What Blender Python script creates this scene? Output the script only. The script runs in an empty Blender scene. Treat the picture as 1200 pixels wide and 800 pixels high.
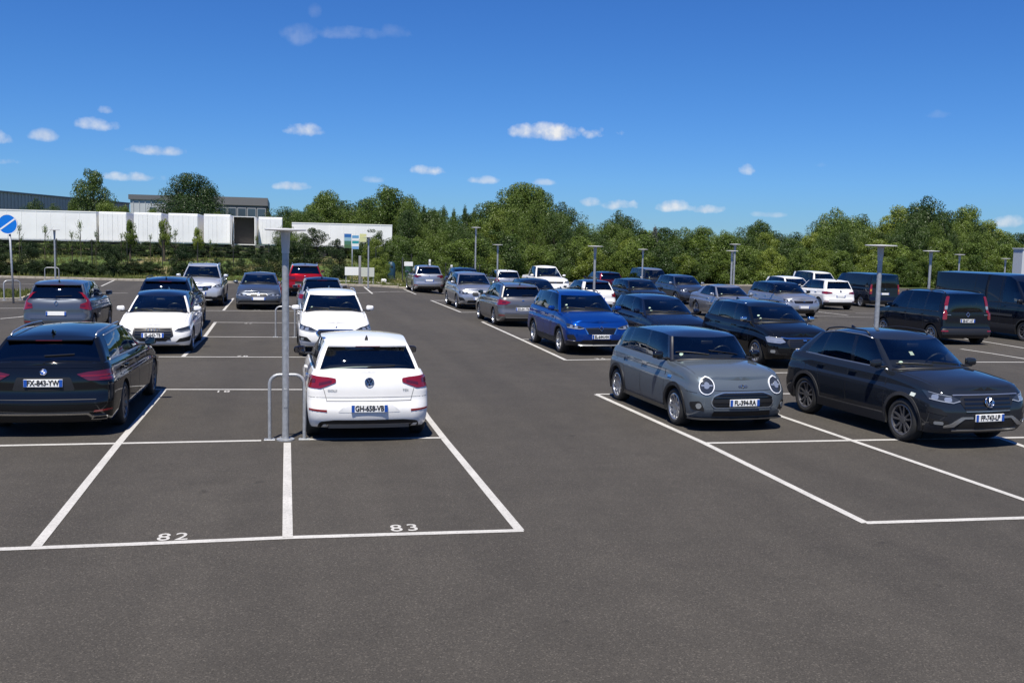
import bpy, bmesh, math, random
from mathutils import Vector, Matrix
from mathutils.bvhtree import BVHTree
R_ = math.radians
rnd = random.Random(7)
scene = bpy.context.scene
COL = scene.collection

# ------------------------------------------------------------------ camera
FPX, PITCH, YAW, ROLL, CAMH = 1167.0, 0.0994, 0.2276, 0.0225, 2.93
fw = Vector((math.sin(YAW) * math.cos(PITCH), math.cos(YAW) * math.cos(PITCH), -math.sin(PITCH)))
rt = Vector((math.cos(YAW), -math.sin(YAW), 0))
up = rt.cross(fw)
CR = math.cos(ROLL) * rt + math.sin(ROLL) * up
CU = -math.sin(ROLL) * rt + math.cos(ROLL) * up
cam_d = bpy.data.cameras.new('camera')
cam = bpy.data.objects.new('camera', cam_d)
COL.objects.link(cam)
cam_d.sensor_width = 36.0
cam_d.lens = FPX * 36.0 / 1200.0
cam_d.clip_start = 0.1
cam_d.clip_end = 6000
M = Matrix((CR, CU, -fw)).transposed().to_4x4()
M.translation = (0, 0, CAMH)
cam.matrix_world = M
scene.camera = cam

# ------------------------------------------------------------------ light
SUN_EL, SUN_AZ = R_(64), R_(203)      # azimuth clockwise from +Y: behind the camera, to its left
sdir = Vector((math.sin(SUN_AZ) * math.cos(SUN_EL), math.cos(SUN_AZ) * math.cos(SUN_EL), math.sin(SUN_EL)))
sun_d = bpy.data.lights.new('sun', 'SUN')
sun_d.energy = 4.9
sun_d.angle = R_(0.53)
sun_d.color = (1.0, 0.945, 0.85)
sun = bpy.data.objects.new('sun', sun_d)
COL.objects.link(sun)
sun.location = sdir * 60
sun.rotation_euler = sdir.to_track_quat('Z', 'Y').to_euler()

world = bpy.data.worlds.new('World')
scene.world = world
world.use_nodes = True
wn, wl = world.node_tree.nodes, world.node_tree.links
wn.clear()
def WN(t, **k):
    n = wn.new(t)
    for a, b in k.items(): setattr(n, a, b)
    return n
def wmath(op, a, b=None, c=None, clamp=False):
    n = WN('ShaderNodeMath', operation=op, use_clamp=clamp)
    for i, v in enumerate((a, b, c)):
        if v is None: continue
        if isinstance(v, (int, float)): n.inputs[i].default_value = v
        else: wl.new(v, n.inputs[i])
    return n.outputs[0]
sky = WN('ShaderNodeTexSky', sky_type='NISHITA')
sky.sun_disc = False
sky.sun_elevation = SUN_EL
sky.sun_rotation = SUN_AZ
sky.altitude = 100
sky.air_density = 1.0
sky.dust_density = 0.0
sky.ozone_density = 1.6
hsv = WN('ShaderNodeHueSaturation')
hsv.inputs['Hue'].default_value = 0.505
hsv.inputs['Saturation'].default_value = 1.2
wl.new(sky.outputs[0], hsv.inputs['Color'])
# small fair-weather clouds: ellipses in (azimuth, elevation), broken up by noise, repeated all round the horizon
tc = WN('ShaderNodeTexCoord')
nz1 = WN('ShaderNodeTexNoise'); nz1.inputs['Scale'].default_value = 26; nz1.inputs['Detail'].default_value = 6; nz1.inputs['Roughness'].default_value = 0.62
nz2 = WN('ShaderNodeTexNoise'); nz2.inputs['Scale'].default_value = 70; nz2.inputs['Detail'].default_value = 4
wl.new(tc.outputs['Generated'], nz1.inputs['Vector']); wl.new(tc.outputs['Generated'], nz2.inputs['Vector'])
sep = WN('ShaderNodeSeparateXYZ'); wl.new(tc.outputs['Generated'], sep.inputs[0])
el = wmath('ARCSINE', sep.outputs[2])
az = wmath('ARCTAN2', sep.outputs[0], sep.outputs[1])
PERIOD = R_(60)
azw = wmath('WRAP', wmath('SUBTRACT', az, YAW), PERIOD / 2, -PERIOD / 2)
nA = wmath('SUBTRACT', nz1.outputs['Fac'], 0.5)
nB = wmath('SUBTRACT', nz2.outputs['Fac'], 0.5)
CLOUDS = [(658, 156, 58, 11, 1.0), (354, 154, 19, 8, .75), (501, 201, 20, 7, .85), (53, 160, 14, 7, .6), (115, 146, 21, 8, .65),
          (180, 177, 30, 6, .6), (148, 208, 32, 6, .85), (2, 163, 12, 9, .8), (6, 189, 16, 6, .7), (343, 219, 25, 5, .7),
          (440, 211, 14, 5, .45), (565, 212, 20, 5, .6), (692, 238, 14, 6, .7), (732, 241, 27, 7, .9), (787, 243, 18, 8, .95), (828, 246, 22, 6, .85),
          (875, 200, 9, 8, .6), (410, 40, 38, 8, .15), (352, 41, 17, 13, .15), (465, 38, 15, 10, .12), (1100, 135, 12, 5, .12),
          (1178, 261, 18, 7, .7), (900, 252, 20, 4, .4), (960, 194, 14, 4, .12), (125, 130, 8, 5, .5), (370, 15, 7, 9, .08), (632, 214, 16, 4, .4)]
acc = None
for (cx, cy, a, b, op) in CLOUDS:
    dv = (fw + (cx - 600) / FPX * CR - (cy - 400) / FPX * CU).normalized()
    ca = math.atan2(dv.x, dv.y) - YAW; ce = math.asin(dv.z)
    ra, rb = a / FPX * 1.05, b / FPX * 1.05
    u = wmath('DIVIDE', wmath('SUBTRACT', azw, ca), ra)
    v = wmath('DIVIDE', wmath('SUBTRACT', el, ce), rb)
    # flatter base: below centre the falloff is steeper
    v = wmath('MULTIPLY', v, wmath('ADD', 1.0, wmath('MULTIPLY', wmath('LESS_THAN', v, 0.0), 0.5)))
    q = wmath('ADD', wmath('MULTIPLY', u, u), wmath('MULTIPLY', v, v))
    m = wmath('SUBTRACT', 1.0, q)
    m = wmath('ADD', m, wmath('MULTIPLY', nA, 4.2))
    m = wmath('ADD', m, wmath('MULTIPLY', nB, 2.6))
    m = wmath('MULTIPLY', m, wmath('SUBTRACT', 1.6, wmath('MULTIPLY', q, .62), clamp=True))
    m = wmath('MULTIPLY', m, 0.62, clamp=True)
    m = wmath('MULTIPLY', m, op)
    acc = m if acc is None else wmath('MAXIMUM', acc, m)
mixc = WN('ShaderNodeMix', data_type='RGBA')
# clear summer air: the haze at the horizon stays blue rather than cream
ramp = WN('ShaderNodeValToRGB'); wl.new(wmath('MULTIPLY', el, 2.2, clamp=True), ramp.inputs[0])
ramp.color_ramp.elements[0].color = (.29, .555, 1.12, 1); ramp.color_ramp.elements[1].color = (.335, .63, 1.06, 1)
e_ = ramp.color_ramp.elements.new(.35); e_.color = (.315, .615, 1.06, 1)
tint = WN('ShaderNodeMix', data_type='RGBA', blend_type='MULTIPLY'); tint.inputs['Factor'].default_value = 1.0
wl.new(hsv.outputs[0], tint.inputs['A']); wl.new(ramp.outputs[0], tint.inputs['B'])
wl.new(acc, mixc.inputs['Factor']); wl.new(tint.outputs['Result'], mixc.inputs['A'])
ccol = WN('ShaderNodeMix', data_type='RGBA'); wl.new(wmath('MULTIPLY_ADD', nB, 3.0, 0.62, clamp=True), ccol.inputs['Factor'])
ccol.inputs['A'].default_value = (5.6, 6.2, 7.4, 1); ccol.inputs['B'].default_value = (8.3, 8.4, 8.6, 1); wl.new(ccol.outputs['Result'], mixc.inputs['B'])
bg = WN('ShaderNodeBackground'); bg.inputs['Strength'].default_value = 0.074
wl.new(mixc.outputs['Result'], bg.inputs['Color'])
wo = WN('ShaderNodeOutputWorld'); wl.new(bg.outputs[0], wo.inputs['Surface'])

scene.render.engine = 'CYCLES'
scene.view_settings.view_transform = 'Standard'
scene.view_settings.look = 'None'
scene.view_settings.exposure = 0.45
scene.view_settings.gamma = 1.0
scene.view_settings.use_curve_mapping = False

# ------------------------------------------------------------------ terrain height and pixel-to-ground
def sst(a, b, x):
    t = min(1, max(0, (x - a) / (b - a))); return t * t * (3 - 2 * t)
def gz(x, y):
    z = -0.012 * max(0.0, min(y, 95) - 25) * sst(5, 13, x)
    return z
def edge_y(x):                                     # far edge of the car park
    return 66.5 - 0.26 * (x + 12) if x < 12 else 60.3 + 30 * sst(12, 26, x)
def land(x, y):                                    # grass and bank beyond the asphalt
    e = edge_y(x)
    bank = 1.25 * sst(e + 6, e + 22, y) * (1 - sst(6, 16, x))
    return gz(x, y) + bank
def ray(px, py):
    return fw + (px - 600) / FPX * CR - (py - 400) / FPX * CU
def G(px, py, hf=gz):
    d = ray(px, py); z = 0.0
    for _ in range(12):
        t = (z - CAMH) / d.z
        p = Vector((0, 0, CAMH)) + d * t
        z = 0.5 * z + 0.5 * hf(p.x, p.y)
    return Vector((p.x, p.y, hf(p.x, p.y)))
def atY(px, py, Y):                                # point on the pixel's ray at world depth Y
    d = ray(px, py); t = Y / d.y
    return Vector((0, 0, CAMH)) + d * t

# ------------------------------------------------------------------ materials
MATS = {}
def principled(name, col, rough=.5, metal=0.0, coat=0.0, spec=.5, alpha=1):
    if name in MATS: return MATS[name]
    m = bpy.data.materials.new(name); m.use_nodes = True
    b = m.node_tree.nodes['Principled BSDF']
    b.inputs['Base Color'].default_value = (*col, 1)
    b.inputs['Roughness'].default_value = rough
    b.inputs['Metallic'].default_value = metal
    b.inputs['Coat Weight'].default_value = coat
    b.inputs['Coat Roughness'].default_value = 0.04
    b.inputs['Specular IOR Level'].default_value = spec
    MATS[name] = m
    return m
def add_noise(m, scale, lo, hi, bump=0.0, rough=None, detail=4, coords='Object', stretch=None, dist=.01):
    """vary the base colour (multiplied between lo and hi) and optionally bump"""
    nt = m.node_tree; n, l = nt.nodes, nt.links
    b = n['Principled BSDF']
    tcn = n.new('ShaderNodeTexCoord')
    src = tcn.outputs[coords]
    if stretch:
        mp = n.new('ShaderNodeMapping'); mp.inputs['Scale'].default_value = stretch
        l.new(src, mp.inputs['Vector']); src = mp.outputs[0]
    nz = n.new('ShaderNodeTexNoise'); nz.inputs['Scale'].default_value = scale; nz.inputs['Detail'].default_value = detail
    l.new(src, nz.inputs['Vector'])
    mr = n.new('ShaderNodeMapRange'); mr.inputs['From Min'].default_value = .3; mr.inputs['From Max'].default_value = .7
    mr.inputs['To Min'].default_value = lo; mr.inputs['To Max'].default_value = hi
    l.new(nz.outputs['Fac'], mr.inputs['Value'])
    mx = n.new('ShaderNodeMix'); mx.data_type = 'RGBA'; mx.blend_type = 'MULTIPLY'; mx.inputs['Factor'].default_value = 1
    old = b.inputs['Base Color']
    if old.is_linked: l.new(old.links[0].from_socket, mx.inputs['A'])
    else: mx.inputs['A'].default_value = old.default_value
    l.new(mr.outputs[0], mx.inputs['B']); l.new(mx.outputs['Result'], old)
    if bump:
        bp = n.new('ShaderNodeBump'); bp.inputs['Strength'].default_value = bump; bp.inputs['Distance'].default_value = dist
        l.new(nz.outputs['Fac'], bp.inputs['Height'])
        if b.inputs['Normal'].is_linked: l.new(b.inputs['Normal'].links[0].from_socket, bp.inputs['Normal'])
        l.new(bp.outputs[0], b.inputs['Normal'])
    if rough:
        mr2 = n.new('ShaderNodeMapRange'); mr2.inputs['To Min'].default_value = rough[0]; mr2.inputs['To Max'].default_value = rough[1]
        l.new(nz.outputs['Fac'], mr2.inputs['Value']); l.new(mr2.outputs[0], b.inputs['Roughness'])
    return m
def paint(name, col, metal=.0, rough=.35):
    if name in MATS: return MATS[name]
    m = principled(name, col, rough, metal, 1.0, 0.0 if metal < .4 else .3)
    add_noise(m, 2.2, .96, 1.04, detail=5)
    return m
def make_glass(name, tint, gloss=.04):
    m = bpy.data.materials.new(name); m.use_nodes = True
    n, l = m.node_tree.nodes, m.node_tree.links
    n.clear()
    tr = n.new('ShaderNodeBsdfTransparent'); tr.inputs[0].default_value = (*tint, 1)
    gl = n.new('ShaderNodeBsdfGlossy'); gl.inputs['Roughness'].default_value = .015
    gl.inputs['Color'].default_value = (.9, .95, 1, 1)
    fr = n.new('ShaderNodeFresnel'); fr.inputs['IOR'].default_value = 1.8
    mx = n.new('ShaderNodeMixShader'); o = n.new('ShaderNodeOutputMaterial')
    l.new(fr.outputs[0], mx.inputs[0]); l.new(tr.outputs[0], mx.inputs[1]); l.new(gl.outputs[0], mx.inputs[2]); l.new(mx.outputs[0], o.inputs[0])
    MATS[name] = m
    return m
G_FRONT = make_glass('windscreen_glass', (.74, .80, .77))
G_SIDE = make_glass('side_glass', (.68, .74, .72))
G_DARK = make_glass('privacy_glass', (.30, .32, .33))
BLACK = principled('black_plastic', (.012, .012, .013), .45)
GLOSSB = principled('gloss_black', (.006, .006, .007), .12, 0, .6)
CLAD = add_noise(principled('grey_cladding', (.03, .03, .032), .6), 40, .8, 1.2)
CHROME = principled('chrome', (.75, .76, .78), .12, 1.0)
MIRG = principled('mirror_silver', (.22, .22, .23), .05, 1.0)
SATIN = principled('satin_silver', (.55, .56, .57), .32, .9)
RUBBER = add_noise(principled('tyre_rubber', (.018, .018, .018), .75), 30, .8, 1.3)
RIMS = principled('alloy_silver', (.5, .51, .53), .3, .85)
RIMD = principled('alloy_dark', (.16, .16, .17), .3, .7)
UNDER = principled('underbody', (.006, .006, .006), .9)
INTER = principled('interior_trim', (.016, .016, .017), .85, 0, 0, .2)
SEATM = add_noise(principled('seat_fabric', (.085, .085, .09), .85), 60, .8, 1.2)
LAMPD = principled('lamp_housing', (.05, .055, .06), .1, .4, 1.0)
LAMPC = principled('lamp_clear', (.42, .45, .48), .08, .6, 1.0)
LEDW = principled('led_white', (.78, .8, .83), .2, 0, 1.0)
LEDS = principled('led_strip', (.34, .36, .38), .15, .3, 1.0)
REDL = principled('tail_red', (.20, .004, .007), .2, 0, 1.0)
REDD = principled('tail_dark_red', (.09, .004, .008), .12, 0, 1.0)
REFL = principled('reflector_red', (.22, .01, .012), .2, 0, 1.0)
AMBER = principled('amber', (.5, .16, .01), .2, 0, 1.0)
PLATE = principled('plate_white', (.78, .78, .76), .4)
PBLUE = principled('plate_blue', (.01, .07, .35), .4)
INK = principled('plate_ink', (.01, .01, .012), .5)
STICK = principled('sticker', (.6, .66, .6), .6)

# ------------------------------------------------------------------ mesh helpers
def mesh_obj(name, verts, faces, mat, parent=None, smooth=True, sharp=None, mats=None, fm=None):
    me = bpy.data.meshes.new(name)
    me.from_pydata([tuple(v) for v in verts], [], faces)
    for m in (mats or [mat]): me.materials.append(m)
    if fm:
        me.polygons.foreach_set('material_index', fm)
    if smooth:
        me.polygons.foreach_set('use_smooth', [True] * len(me.polygons))
        if sharp: me.set_sharp_from_angle(angle=R_(sharp))
    me.update()
    return link(name, me, parent)
def link(name, me, parent=None):
    o = bpy.data.objects.new(name, me)
    COL.objects.link(o)
    if parent is not None: o.parent = parent
    return o
def bm_obj(name, bm, mat, parent=None, smooth=False, sharp=None):
    me = bpy.data.meshes.new(name)
    bmesh.ops.recalc_face_normals(bm, faces=bm.faces)
    bm.to_mesh(me); bm.free()
    me.materials.append(mat)
    if smooth:
        me.polygons.foreach_set('use_smooth', [True] * len(me.polygons))
        if sharp: me.set_sharp_from_angle(angle=R_(sharp))
    return link(name, me, parent)
def empty(name, loc=(0, 0, 0), rz=0.0):
    o = bpy.data.objects.new(name, None)
    o.empty_display_size = .2
    COL.objects.link(o); o.location = loc; o.rotation_euler = (0, 0, rz)
    return o
def tag(o, label=None, cat=None, group=None, kind=None):
    if label: o['label'] = label
    if cat: o['category'] = cat
    if group: o['group'] = group
    if kind: o['kind'] = kind
    return o
def b_box(bm, c, s, rot=None, bev=0.0, seg=2):
    r = bmesh.ops.create_cube(bm, size=1)
    vs = r['verts']
    bmesh.ops.scale(bm, vec=s, verts=vs)
    if bev:
        es = list({e for v in vs for e in v.link_edges})
        rr = bmesh.ops.bevel(bm, geom=es, offset=bev, segments=seg, affect='EDGES', profile=.5)
        vs = list({v for f in rr['faces'] for v in f.verts} | {v for v in vs if v.is_valid})
    if rot is not None: bmesh.ops.rotate(bm, verts=vs, cent=(0, 0, 0), matrix=rot)
    bmesh.ops.translate(bm, verts=vs, vec=c)
    return vs
def b_cyl(bm, p0, p1, r0, r1=None, n=12, caps=True):
    p0, p1 = Vector(p0), Vector(p1)
    r1 = r0 if r1 is None else r1
    ax = (p1 - p0).normalized()
    a = ax.orthogonal().normalized(); b = ax.cross(a)
    A = [bm.verts.new(p0 + (a * math.cos(t) + b * math.sin(t)) * r0) for t in [2 * math.pi * i / n for i in range(n)]]
    B = [bm.verts.new(p1 + (a * math.cos(t) + b * math.sin(t)) * r1) for t in [2 * math.pi * i / n for i in range(n)]]
    for i in range(n):
        bm.faces.new((A[i], A[(i + 1) % n], B[(i + 1) % n], B[i]))
    if caps:
        bm.faces.new(A[::-1]); bm.faces.new(B)
def b_tube(bm, pts, r, n=10):
    pts = [Vector(p) for p in pts]
    rings = []
    prev = None
    for i, p in enumerate(pts):
        d = (pts[min(i + 1, len(pts) - 1)] - pts[max(i - 1, 0)]).normalized()
        if prev is None: a = d.orthogonal().normalized()
        else: a = (prev - d * prev.dot(d)).normalized()
        prev = a; b = d.cross(a)
        rr = r[i] if isinstance(r, (list, tuple)) else r
        rings.append([bm.verts.new(p + (a * math.cos(2 * math.pi * k / n) + b * math.sin(2 * math.pi * k / n)) * rr) for k in range(n)])
    for A, B in zip(rings, rings[1:]):
        for k in range(n): bm.faces.new((A[k], A[(k + 1) % n], B[(k + 1) % n], B[k]))
    bm.faces.new(rings[0][::-1]); bm.faces.new(rings[-1])
def b_lathe(bm, prof, n=32, axis='Z', close=False):
    rings = []
    for (r, h) in prof:
        ring = []
        for k in range(n):
            a = 2 * math.pi * k / n
            x, y = r * math.cos(a), r * math.sin(a)
            ring.append(bm.verts.new((x, y, h) if axis == 'Z' else (x, h, y)))
        rings.append(ring)
    prs = list(zip(rings, rings[1:]))
    if close: prs.append((rings[-1], rings[0]))
    for A, B in prs:
        for k in range(n): bm.faces.new((A[k], A[(k + 1) % n], B[(k + 1) % n], B[k]))
    return rings
def pchip(keys):
    xs = [k[0] for k in keys]; ys = [k[1] for k in keys]; n = len(xs)
    h = [xs[i + 1] - xs[i] for i in range(n - 1)]; dl = [(ys[i + 1] - ys[i]) / h[i] for i in range(n - 1)]
    m = [0.0] * n
    m[0], m[-1] = dl[0], dl[-1]
    for i in range(1, n - 1):
        m[i] = 0 if dl[i - 1] * dl[i] <= 0 else 2 * dl[i - 1] * dl[i] / (dl[i - 1] + dl[i])
    def f(x):
        if x <= xs[0]: return ys[0]
        if x >= xs[-1]: return ys[-1]
        i = 0
        while x > xs[i + 1]: i += 1
        t = (x - xs[i]) / h[i]
        return ((2 * t ** 3 - 3 * t * t + 1) * ys[i] + (t ** 3 - 2 * t * t + t) * h[i] * m[i] + (-2 * t ** 3 + 3 * t * t) * ys[i + 1] + (t ** 3 - t * t) * h[i] * m[i + 1])
    return f
def round_poly(pts, r, seg=4):
    if r <= 0: return list(pts)
    out = []
    n = len(pts)
    for i in range(n):
        p0, p1, p2 = Vector(pts[i - 1]), Vector(pts[i]), Vector(pts[(i + 1) % n])
        a, b = (p0 - p1), (p2 - p1)
        k = min(r, a.length * .45, b.length * .45)
        A, B = p1 + a.normalized() * k, p1 + b.normalized() * k
        for s in range(seg + 1):
            t = s / seg
            out.append(tuple((1 - t) ** 2 * A + 2 * t * (1 - t) * p1 + t * t * B))
    return out
_TXT = {}
def text_mesh(s, size, bold=0.0, sx=1.0, gap=1.0):
    key = (s, size, bold, sx, gap)
    if key in _TXT: return _TXT[key]
    cu = bpy.data.curves.new('lettering', 'FONT')
    cu.body = s; cu.size = size; cu.align_x = 'CENTER'; cu.align_y = 'CENTER'; cu.offset = bold
    cu.resolution_u = 3; cu.space_character = gap
    o = bpy.data.objects.new('lettering_tmp', cu)
    COL.objects.link(o)
    bpy.context.view_layer.update()
    me = bpy.data.meshes.new_from_object(o.evaluated_get(bpy.context.evaluated_depsgraph_get()))
    bpy.data.objects.remove(o)
    for v in me.vertices: v.co.x *= sx
    _TXT[key] = me
    return me
# ================================================================== setting
ASPH = principled('asphalt', (.0520, .0462, .0385), .88, 0, 0, .35)
def build_asphalt():
    nt = ASPH.node_tree; n, l = nt.nodes, nt.links; b = n['Principled BSDF']
    tcn = n.new('ShaderNodeTexCoord')
    def noise(sc, det=3, ro=.5):
        z = n.new('ShaderNodeTexNoise'); z.inputs['Scale'].default_value = sc; z.inputs['Detail'].default_value = det; z.inputs['Roughness'].default_value = ro
        l.new(tcn.outputs['Object'], z.inputs['Vector']); return z
    def rng(src, a, b_, c_, d):
        m = n.new('ShaderNodeMapRange'); m.inputs['From Min'].default_value = a; m.inputs['From Max'].default_value = b_; m.inputs['To Min'].default_value = c_; m.inputs['To Max'].default_value = d
        l.new(src, m.inputs['Value']); return m.outputs[0]
    def mul(x, y):
        m = n.new('ShaderNodeMath'); m.operation = 'MULTIPLY'; l.new(x, m.inputs[0]); l.new(y, m.inputs[1]); return m.outputs[0]
    big = rng(noise(.16, 5).outputs['Fac'], .3, .7, .90, 1.10)
    mid = rng(noise(1.7, 6, .65).outputs['Fac'], .3, .7, .90, 1.10)
    fine = noise(85, 3, .7)
    fi = rng(fine.outputs['Fac'], .3, .7, .66, 1.38)
    vo = n.new('ShaderNodeTexVoronoi'); vo.inputs['Scale'].default_value = 88; l.new(tcn.outputs['Object'], vo.inputs['Vector'])
    sp = n.new('ShaderNodeSeparateColor'); l.new(vo.outputs['Color'], sp.inputs[0])
    chips = rng(sp.outputs[0], .80, 1.0, 1.0, 1.85)
    dark = rng(sp.outputs[1], 0, .35, .70, 1.0)
    # oil spots: soft dark patches
    st = mul(rng(noise(.55, 3, .6).outputs['Fac'], .62, .74, 1.0, .80), rng(noise(2.6, 2, .5).outputs['Fac'], .70, .76, 1.0, .72))
    # paler worn wheel tracks along the lanes (stretched noise)
    mp = n.new('ShaderNodeMapping'); mp.inputs['Scale'].default_value = (1.1, .07, 1); l.new(tcn.outputs['Object'], mp.inputs['Vector'])
    tz = n.new('ShaderNodeTexNoise'); tz.inputs['Scale'].default_value = 1.0; tz.inputs['Detail'].default_value = 3; l.new(mp.outputs[0], tz.inputs['Vector'])
    tr = rng(tz.outputs['Fac'], .35, .65, .91, 1.09)
    f = mul(mul(mul(mul(big, mid), mul(fi, chips)), mul(dark, st)), tr)
    mx = n.new('ShaderNodeMix'); mx.data_type = 'RGBA'; mx.blend_type = 'MULTIPLY'; mx.inputs['Factor'].default_value = 1
    mx.inputs['A'].default_value = b.inputs['Base Color'].default_value; l.new(f, mx.inputs['B']); l.new(mx.outputs['Result'], b.inputs['Base Color'])
    bp = n.new('ShaderNodeBump'); bp.inputs['Strength'].default_value = .55; bp.inputs['Distance'].default_value = .006
    l.new(fine.outputs['Fac'], bp.inputs['Height']); l.new(bp.outputs[0], b.inputs['Normal'])
build_asphalt()
def grid_sheet(name, xs, ys, hf, mat, keep=None, dz=0):
    v, f, idx = [], [], {}
    for j, y in enumerate(ys):
        for i, x in enumerate(xs):
            idx[i, j] = len(v); v.append((x, y, hf(x, y) + dz))
    for j in range(len(ys) - 1):
        for i in range(len(xs) - 1):
            if keep and not keep((xs[i] + xs[i + 1]) / 2, (ys[j] + ys[j + 1]) / 2): continue
            f.append((idx[i, j], idx[i + 1, j], idx[i + 1, j + 1], idx[i, j + 1]))
    return mesh_obj(name, v, f, mat, None, True)
def edge_y(x):
    e = 66.5 - 0.26 * (x + 12)
    if x > 9: e = 61.0 + (88 - 61.0) * sst(9, 12.5, x)
    return e
def land(x, y):
    e = edge_y(x)
    bank = 1.05 * sst(e + 5, e + 20, y) * (1 - sst(4, 18, x))
    return gz(x, y) + bank
GRASS = principled('grass_ground', (.070, .105, .026), .95, 0, 0, .2)
add_noise(GRASS, .9, .7, 1.3, .5, detail=8, dist=.05); add_noise(GRASS, 14, .6, 1.4, .6, detail=5, dist=.03)
def dry(m, scale, col, lo, hi):
    nt = m.node_tree; n, l = nt.nodes, nt.links; b = n['Principled BSDF']
    tcn = n.new('ShaderNodeTexCoord'); z = n.new('ShaderNodeTexNoise'); z.inputs['Scale'].default_value = scale; z.inputs['Detail'].default_value = 6
    l.new(tcn.outputs['Object'], z.inputs['Vector'])
    mr = n.new('ShaderNodeMapRange'); mr.inputs['From Min'].default_value = lo; mr.inputs['From Max'].default_value = hi; l.new(z.outputs['Fac'], mr.inputs['Value'])
    mx = n.new('ShaderNodeMix'); mx.data_type = 'RGBA'; l.new(mr.outputs[0], mx.inputs['Factor'])
    l.new(b.inputs['Base Color'].links[0].from_socket, mx.inputs['A']); mx.inputs['B'].default_value = (*col, 1)
    l.new(mx.outputs['Result'], b.inputs['Base Color'])
dry(GRASS, .16, (.21, .165, .085), .50, .66)
def frange(a, b, s):
    out = []; x = a
    while x < b - 1e-6: out.append(x); x += s
    return out + [b]
xs = [-1500, -600, -250] + frange(-120, 120, 3.0) + [250, 600, 1500]
ys = [-40, -10, 20] + frange(50, 140, 2.0) + [170, 230, 400, 800, 2500]
tag(grid_sheet('ground', xs, ys, lambda x, y: land(min(max(x, -120), 120), y), GRASS, None, -.06), kind='structure')
xs2 = frange(-70, 12.5, 1.25) + frange(14, 75, 2.5); ys2 = frange(-12, 20, 4) + frange(21.5, 95, 1.5)
# asphalt sheet trimmed to the far edge
v, f = [], []
cols = []
for x in xs2:
    e = edge_y(x); col = []
    yl = [y for y in ys2 if y < e - .3] + [e]
    n_ = 48
    for k in range(n_ + 1):
        t = k / n_; y = -12 + (e + 12) * t
        col.append(len(v)); v.append((x, y, gz(x, y)))
    cols.append(col)
for a, b in zip(cols, cols[1:]):
    for k in range(len(a) - 1): f.append((a[k], b[k], b[k + 1], a[k + 1]))
tag(mesh_obj('car_park_asphalt', v, f, ASPH), kind='structure')

# ---- kerb along the far edge: single stones
KERB = add_noise(principled('kerb_concrete', (.36, .32, .26), .85), 9, .75, 1.2, .2)
def kerb_run(name, pts, step=1.0, w=.14, h=.13):
    root = empty(name); tag(root, kind='structure')
    bm = bmesh.new(); b_box(bm, (0, 0, h / 2 - .05), (step - .012, w, h + .1), None, .012, 1)
    me = bpy.data.meshes.new('kerb_stone'); bm.to_mesh(me); bm.free(); me.materials.append(KERB)
    for p, q in zip(pts, pts[1:]):
        p, q = Vector(p), Vector(q); n = max(1, round((q - p).length / step)); sx = (q - p).length / n / step
        for k in range(n):
            c_ = p.lerp(q, (k + .5) / n)
            o = link('kerb_stone', me, root); o.location = (c_.x, c_.y, gz(c_.x, c_.y) + rnd.uniform(-.006, .006)); o.rotation_euler = (0, 0, math.atan2(q.y - p.y, q.x - p.x)); o.scale = (sx, 1, 1)
    return root
kerb_run('kerb', [(x, edge_y(x) + .07, 0) for x in [-45] + frange(-40, 9, 7)], 1.0)
kerb_run('kerb', [(14, edge_y(14) + .07, 0), (30, edge_y(30) + .07, 0), (52, edge_y(52) + .07, 0)], 1.0)

# ---- painted lines
LINE = add_noise(add_noise(principled('road_paint', (.50, .485, .455), .75), 30, .86, 1.08, .15, detail=6), 2.2, .86, 1.06, detail=6)
nt = LINE.node_tree
def wear(m):
    n, l = m.node_tree.nodes, m.node_tree.links; b = n['Principled BSDF']
    tcn = n.new('ShaderNodeTexCoord'); z = n.new('ShaderNodeTexNoise'); z.inputs['Scale'].default_value = 45; z.inputs['Detail'].default_value = 5; z.inputs['Roughness'].default_value = .7
    l.new(tcn.outputs['Object'], z.inputs['Vector'])
    mr = n.new('ShaderNodeMapRange'); mr.inputs['From Min'].default_value = .57; mr.inputs['From Max'].default_value = .70; l.new(z.outputs['Fac'], mr.inputs['Value'])
    mx = n.new('ShaderNodeMix'); mx.data_type = 'RGBA'; l.new(mr.outputs[0], mx.inputs['Factor'])
    l.new(b.inputs['Base Color'].links[0].from_socket, mx.inputs['A']); mx.inputs['B'].default_value = (.16, .15, .14, 1)
    l.new(mx.outputs['Result'], b.inputs['Base Color'])
wear(LINE)
NLINE = [0]
def pline(pts, w=.10):
    """painted line through photo pixels that lie on the ground"""
    P_ = [G(*p) if len(p) == 2 else Vector(p) for p in pts]
    seg = []
    for a, b in zip(P_, P_[1:]):
        n = max(1, int((b - a).length / 1.2))
        for k in range(n): seg.append(a.lerp(b, k / n))
    seg.append(P_[-1])
    NLINE[0] += 1
    z = .004 + .0006 * (NLINE[0] % 7)
    v, f = [], []
    for i, p in enumerate(seg):
        d = (seg[min(i + 1, len(seg) - 1)] - seg[max(i - 1, 0)]); d.z = 0; d.normalize()
        nrm = Vector((-d.y, d.x, 0)) * (w / 2)
        for s in (1, -1):
            q = p + nrm * s * (1 + rnd.uniform(-.02, .02)); v.append((q.x, q.y, gz(q.x, q.y) + z))
    for i in range(len(seg) - 1): f.append((2 * i + 1, 2 * i + 3, 2 * i + 2, 2 * i))
    o = mesh_obj('parking_line', v, f, LINE, None, False)
    tag(o, kind='structure')
    return o
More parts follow.
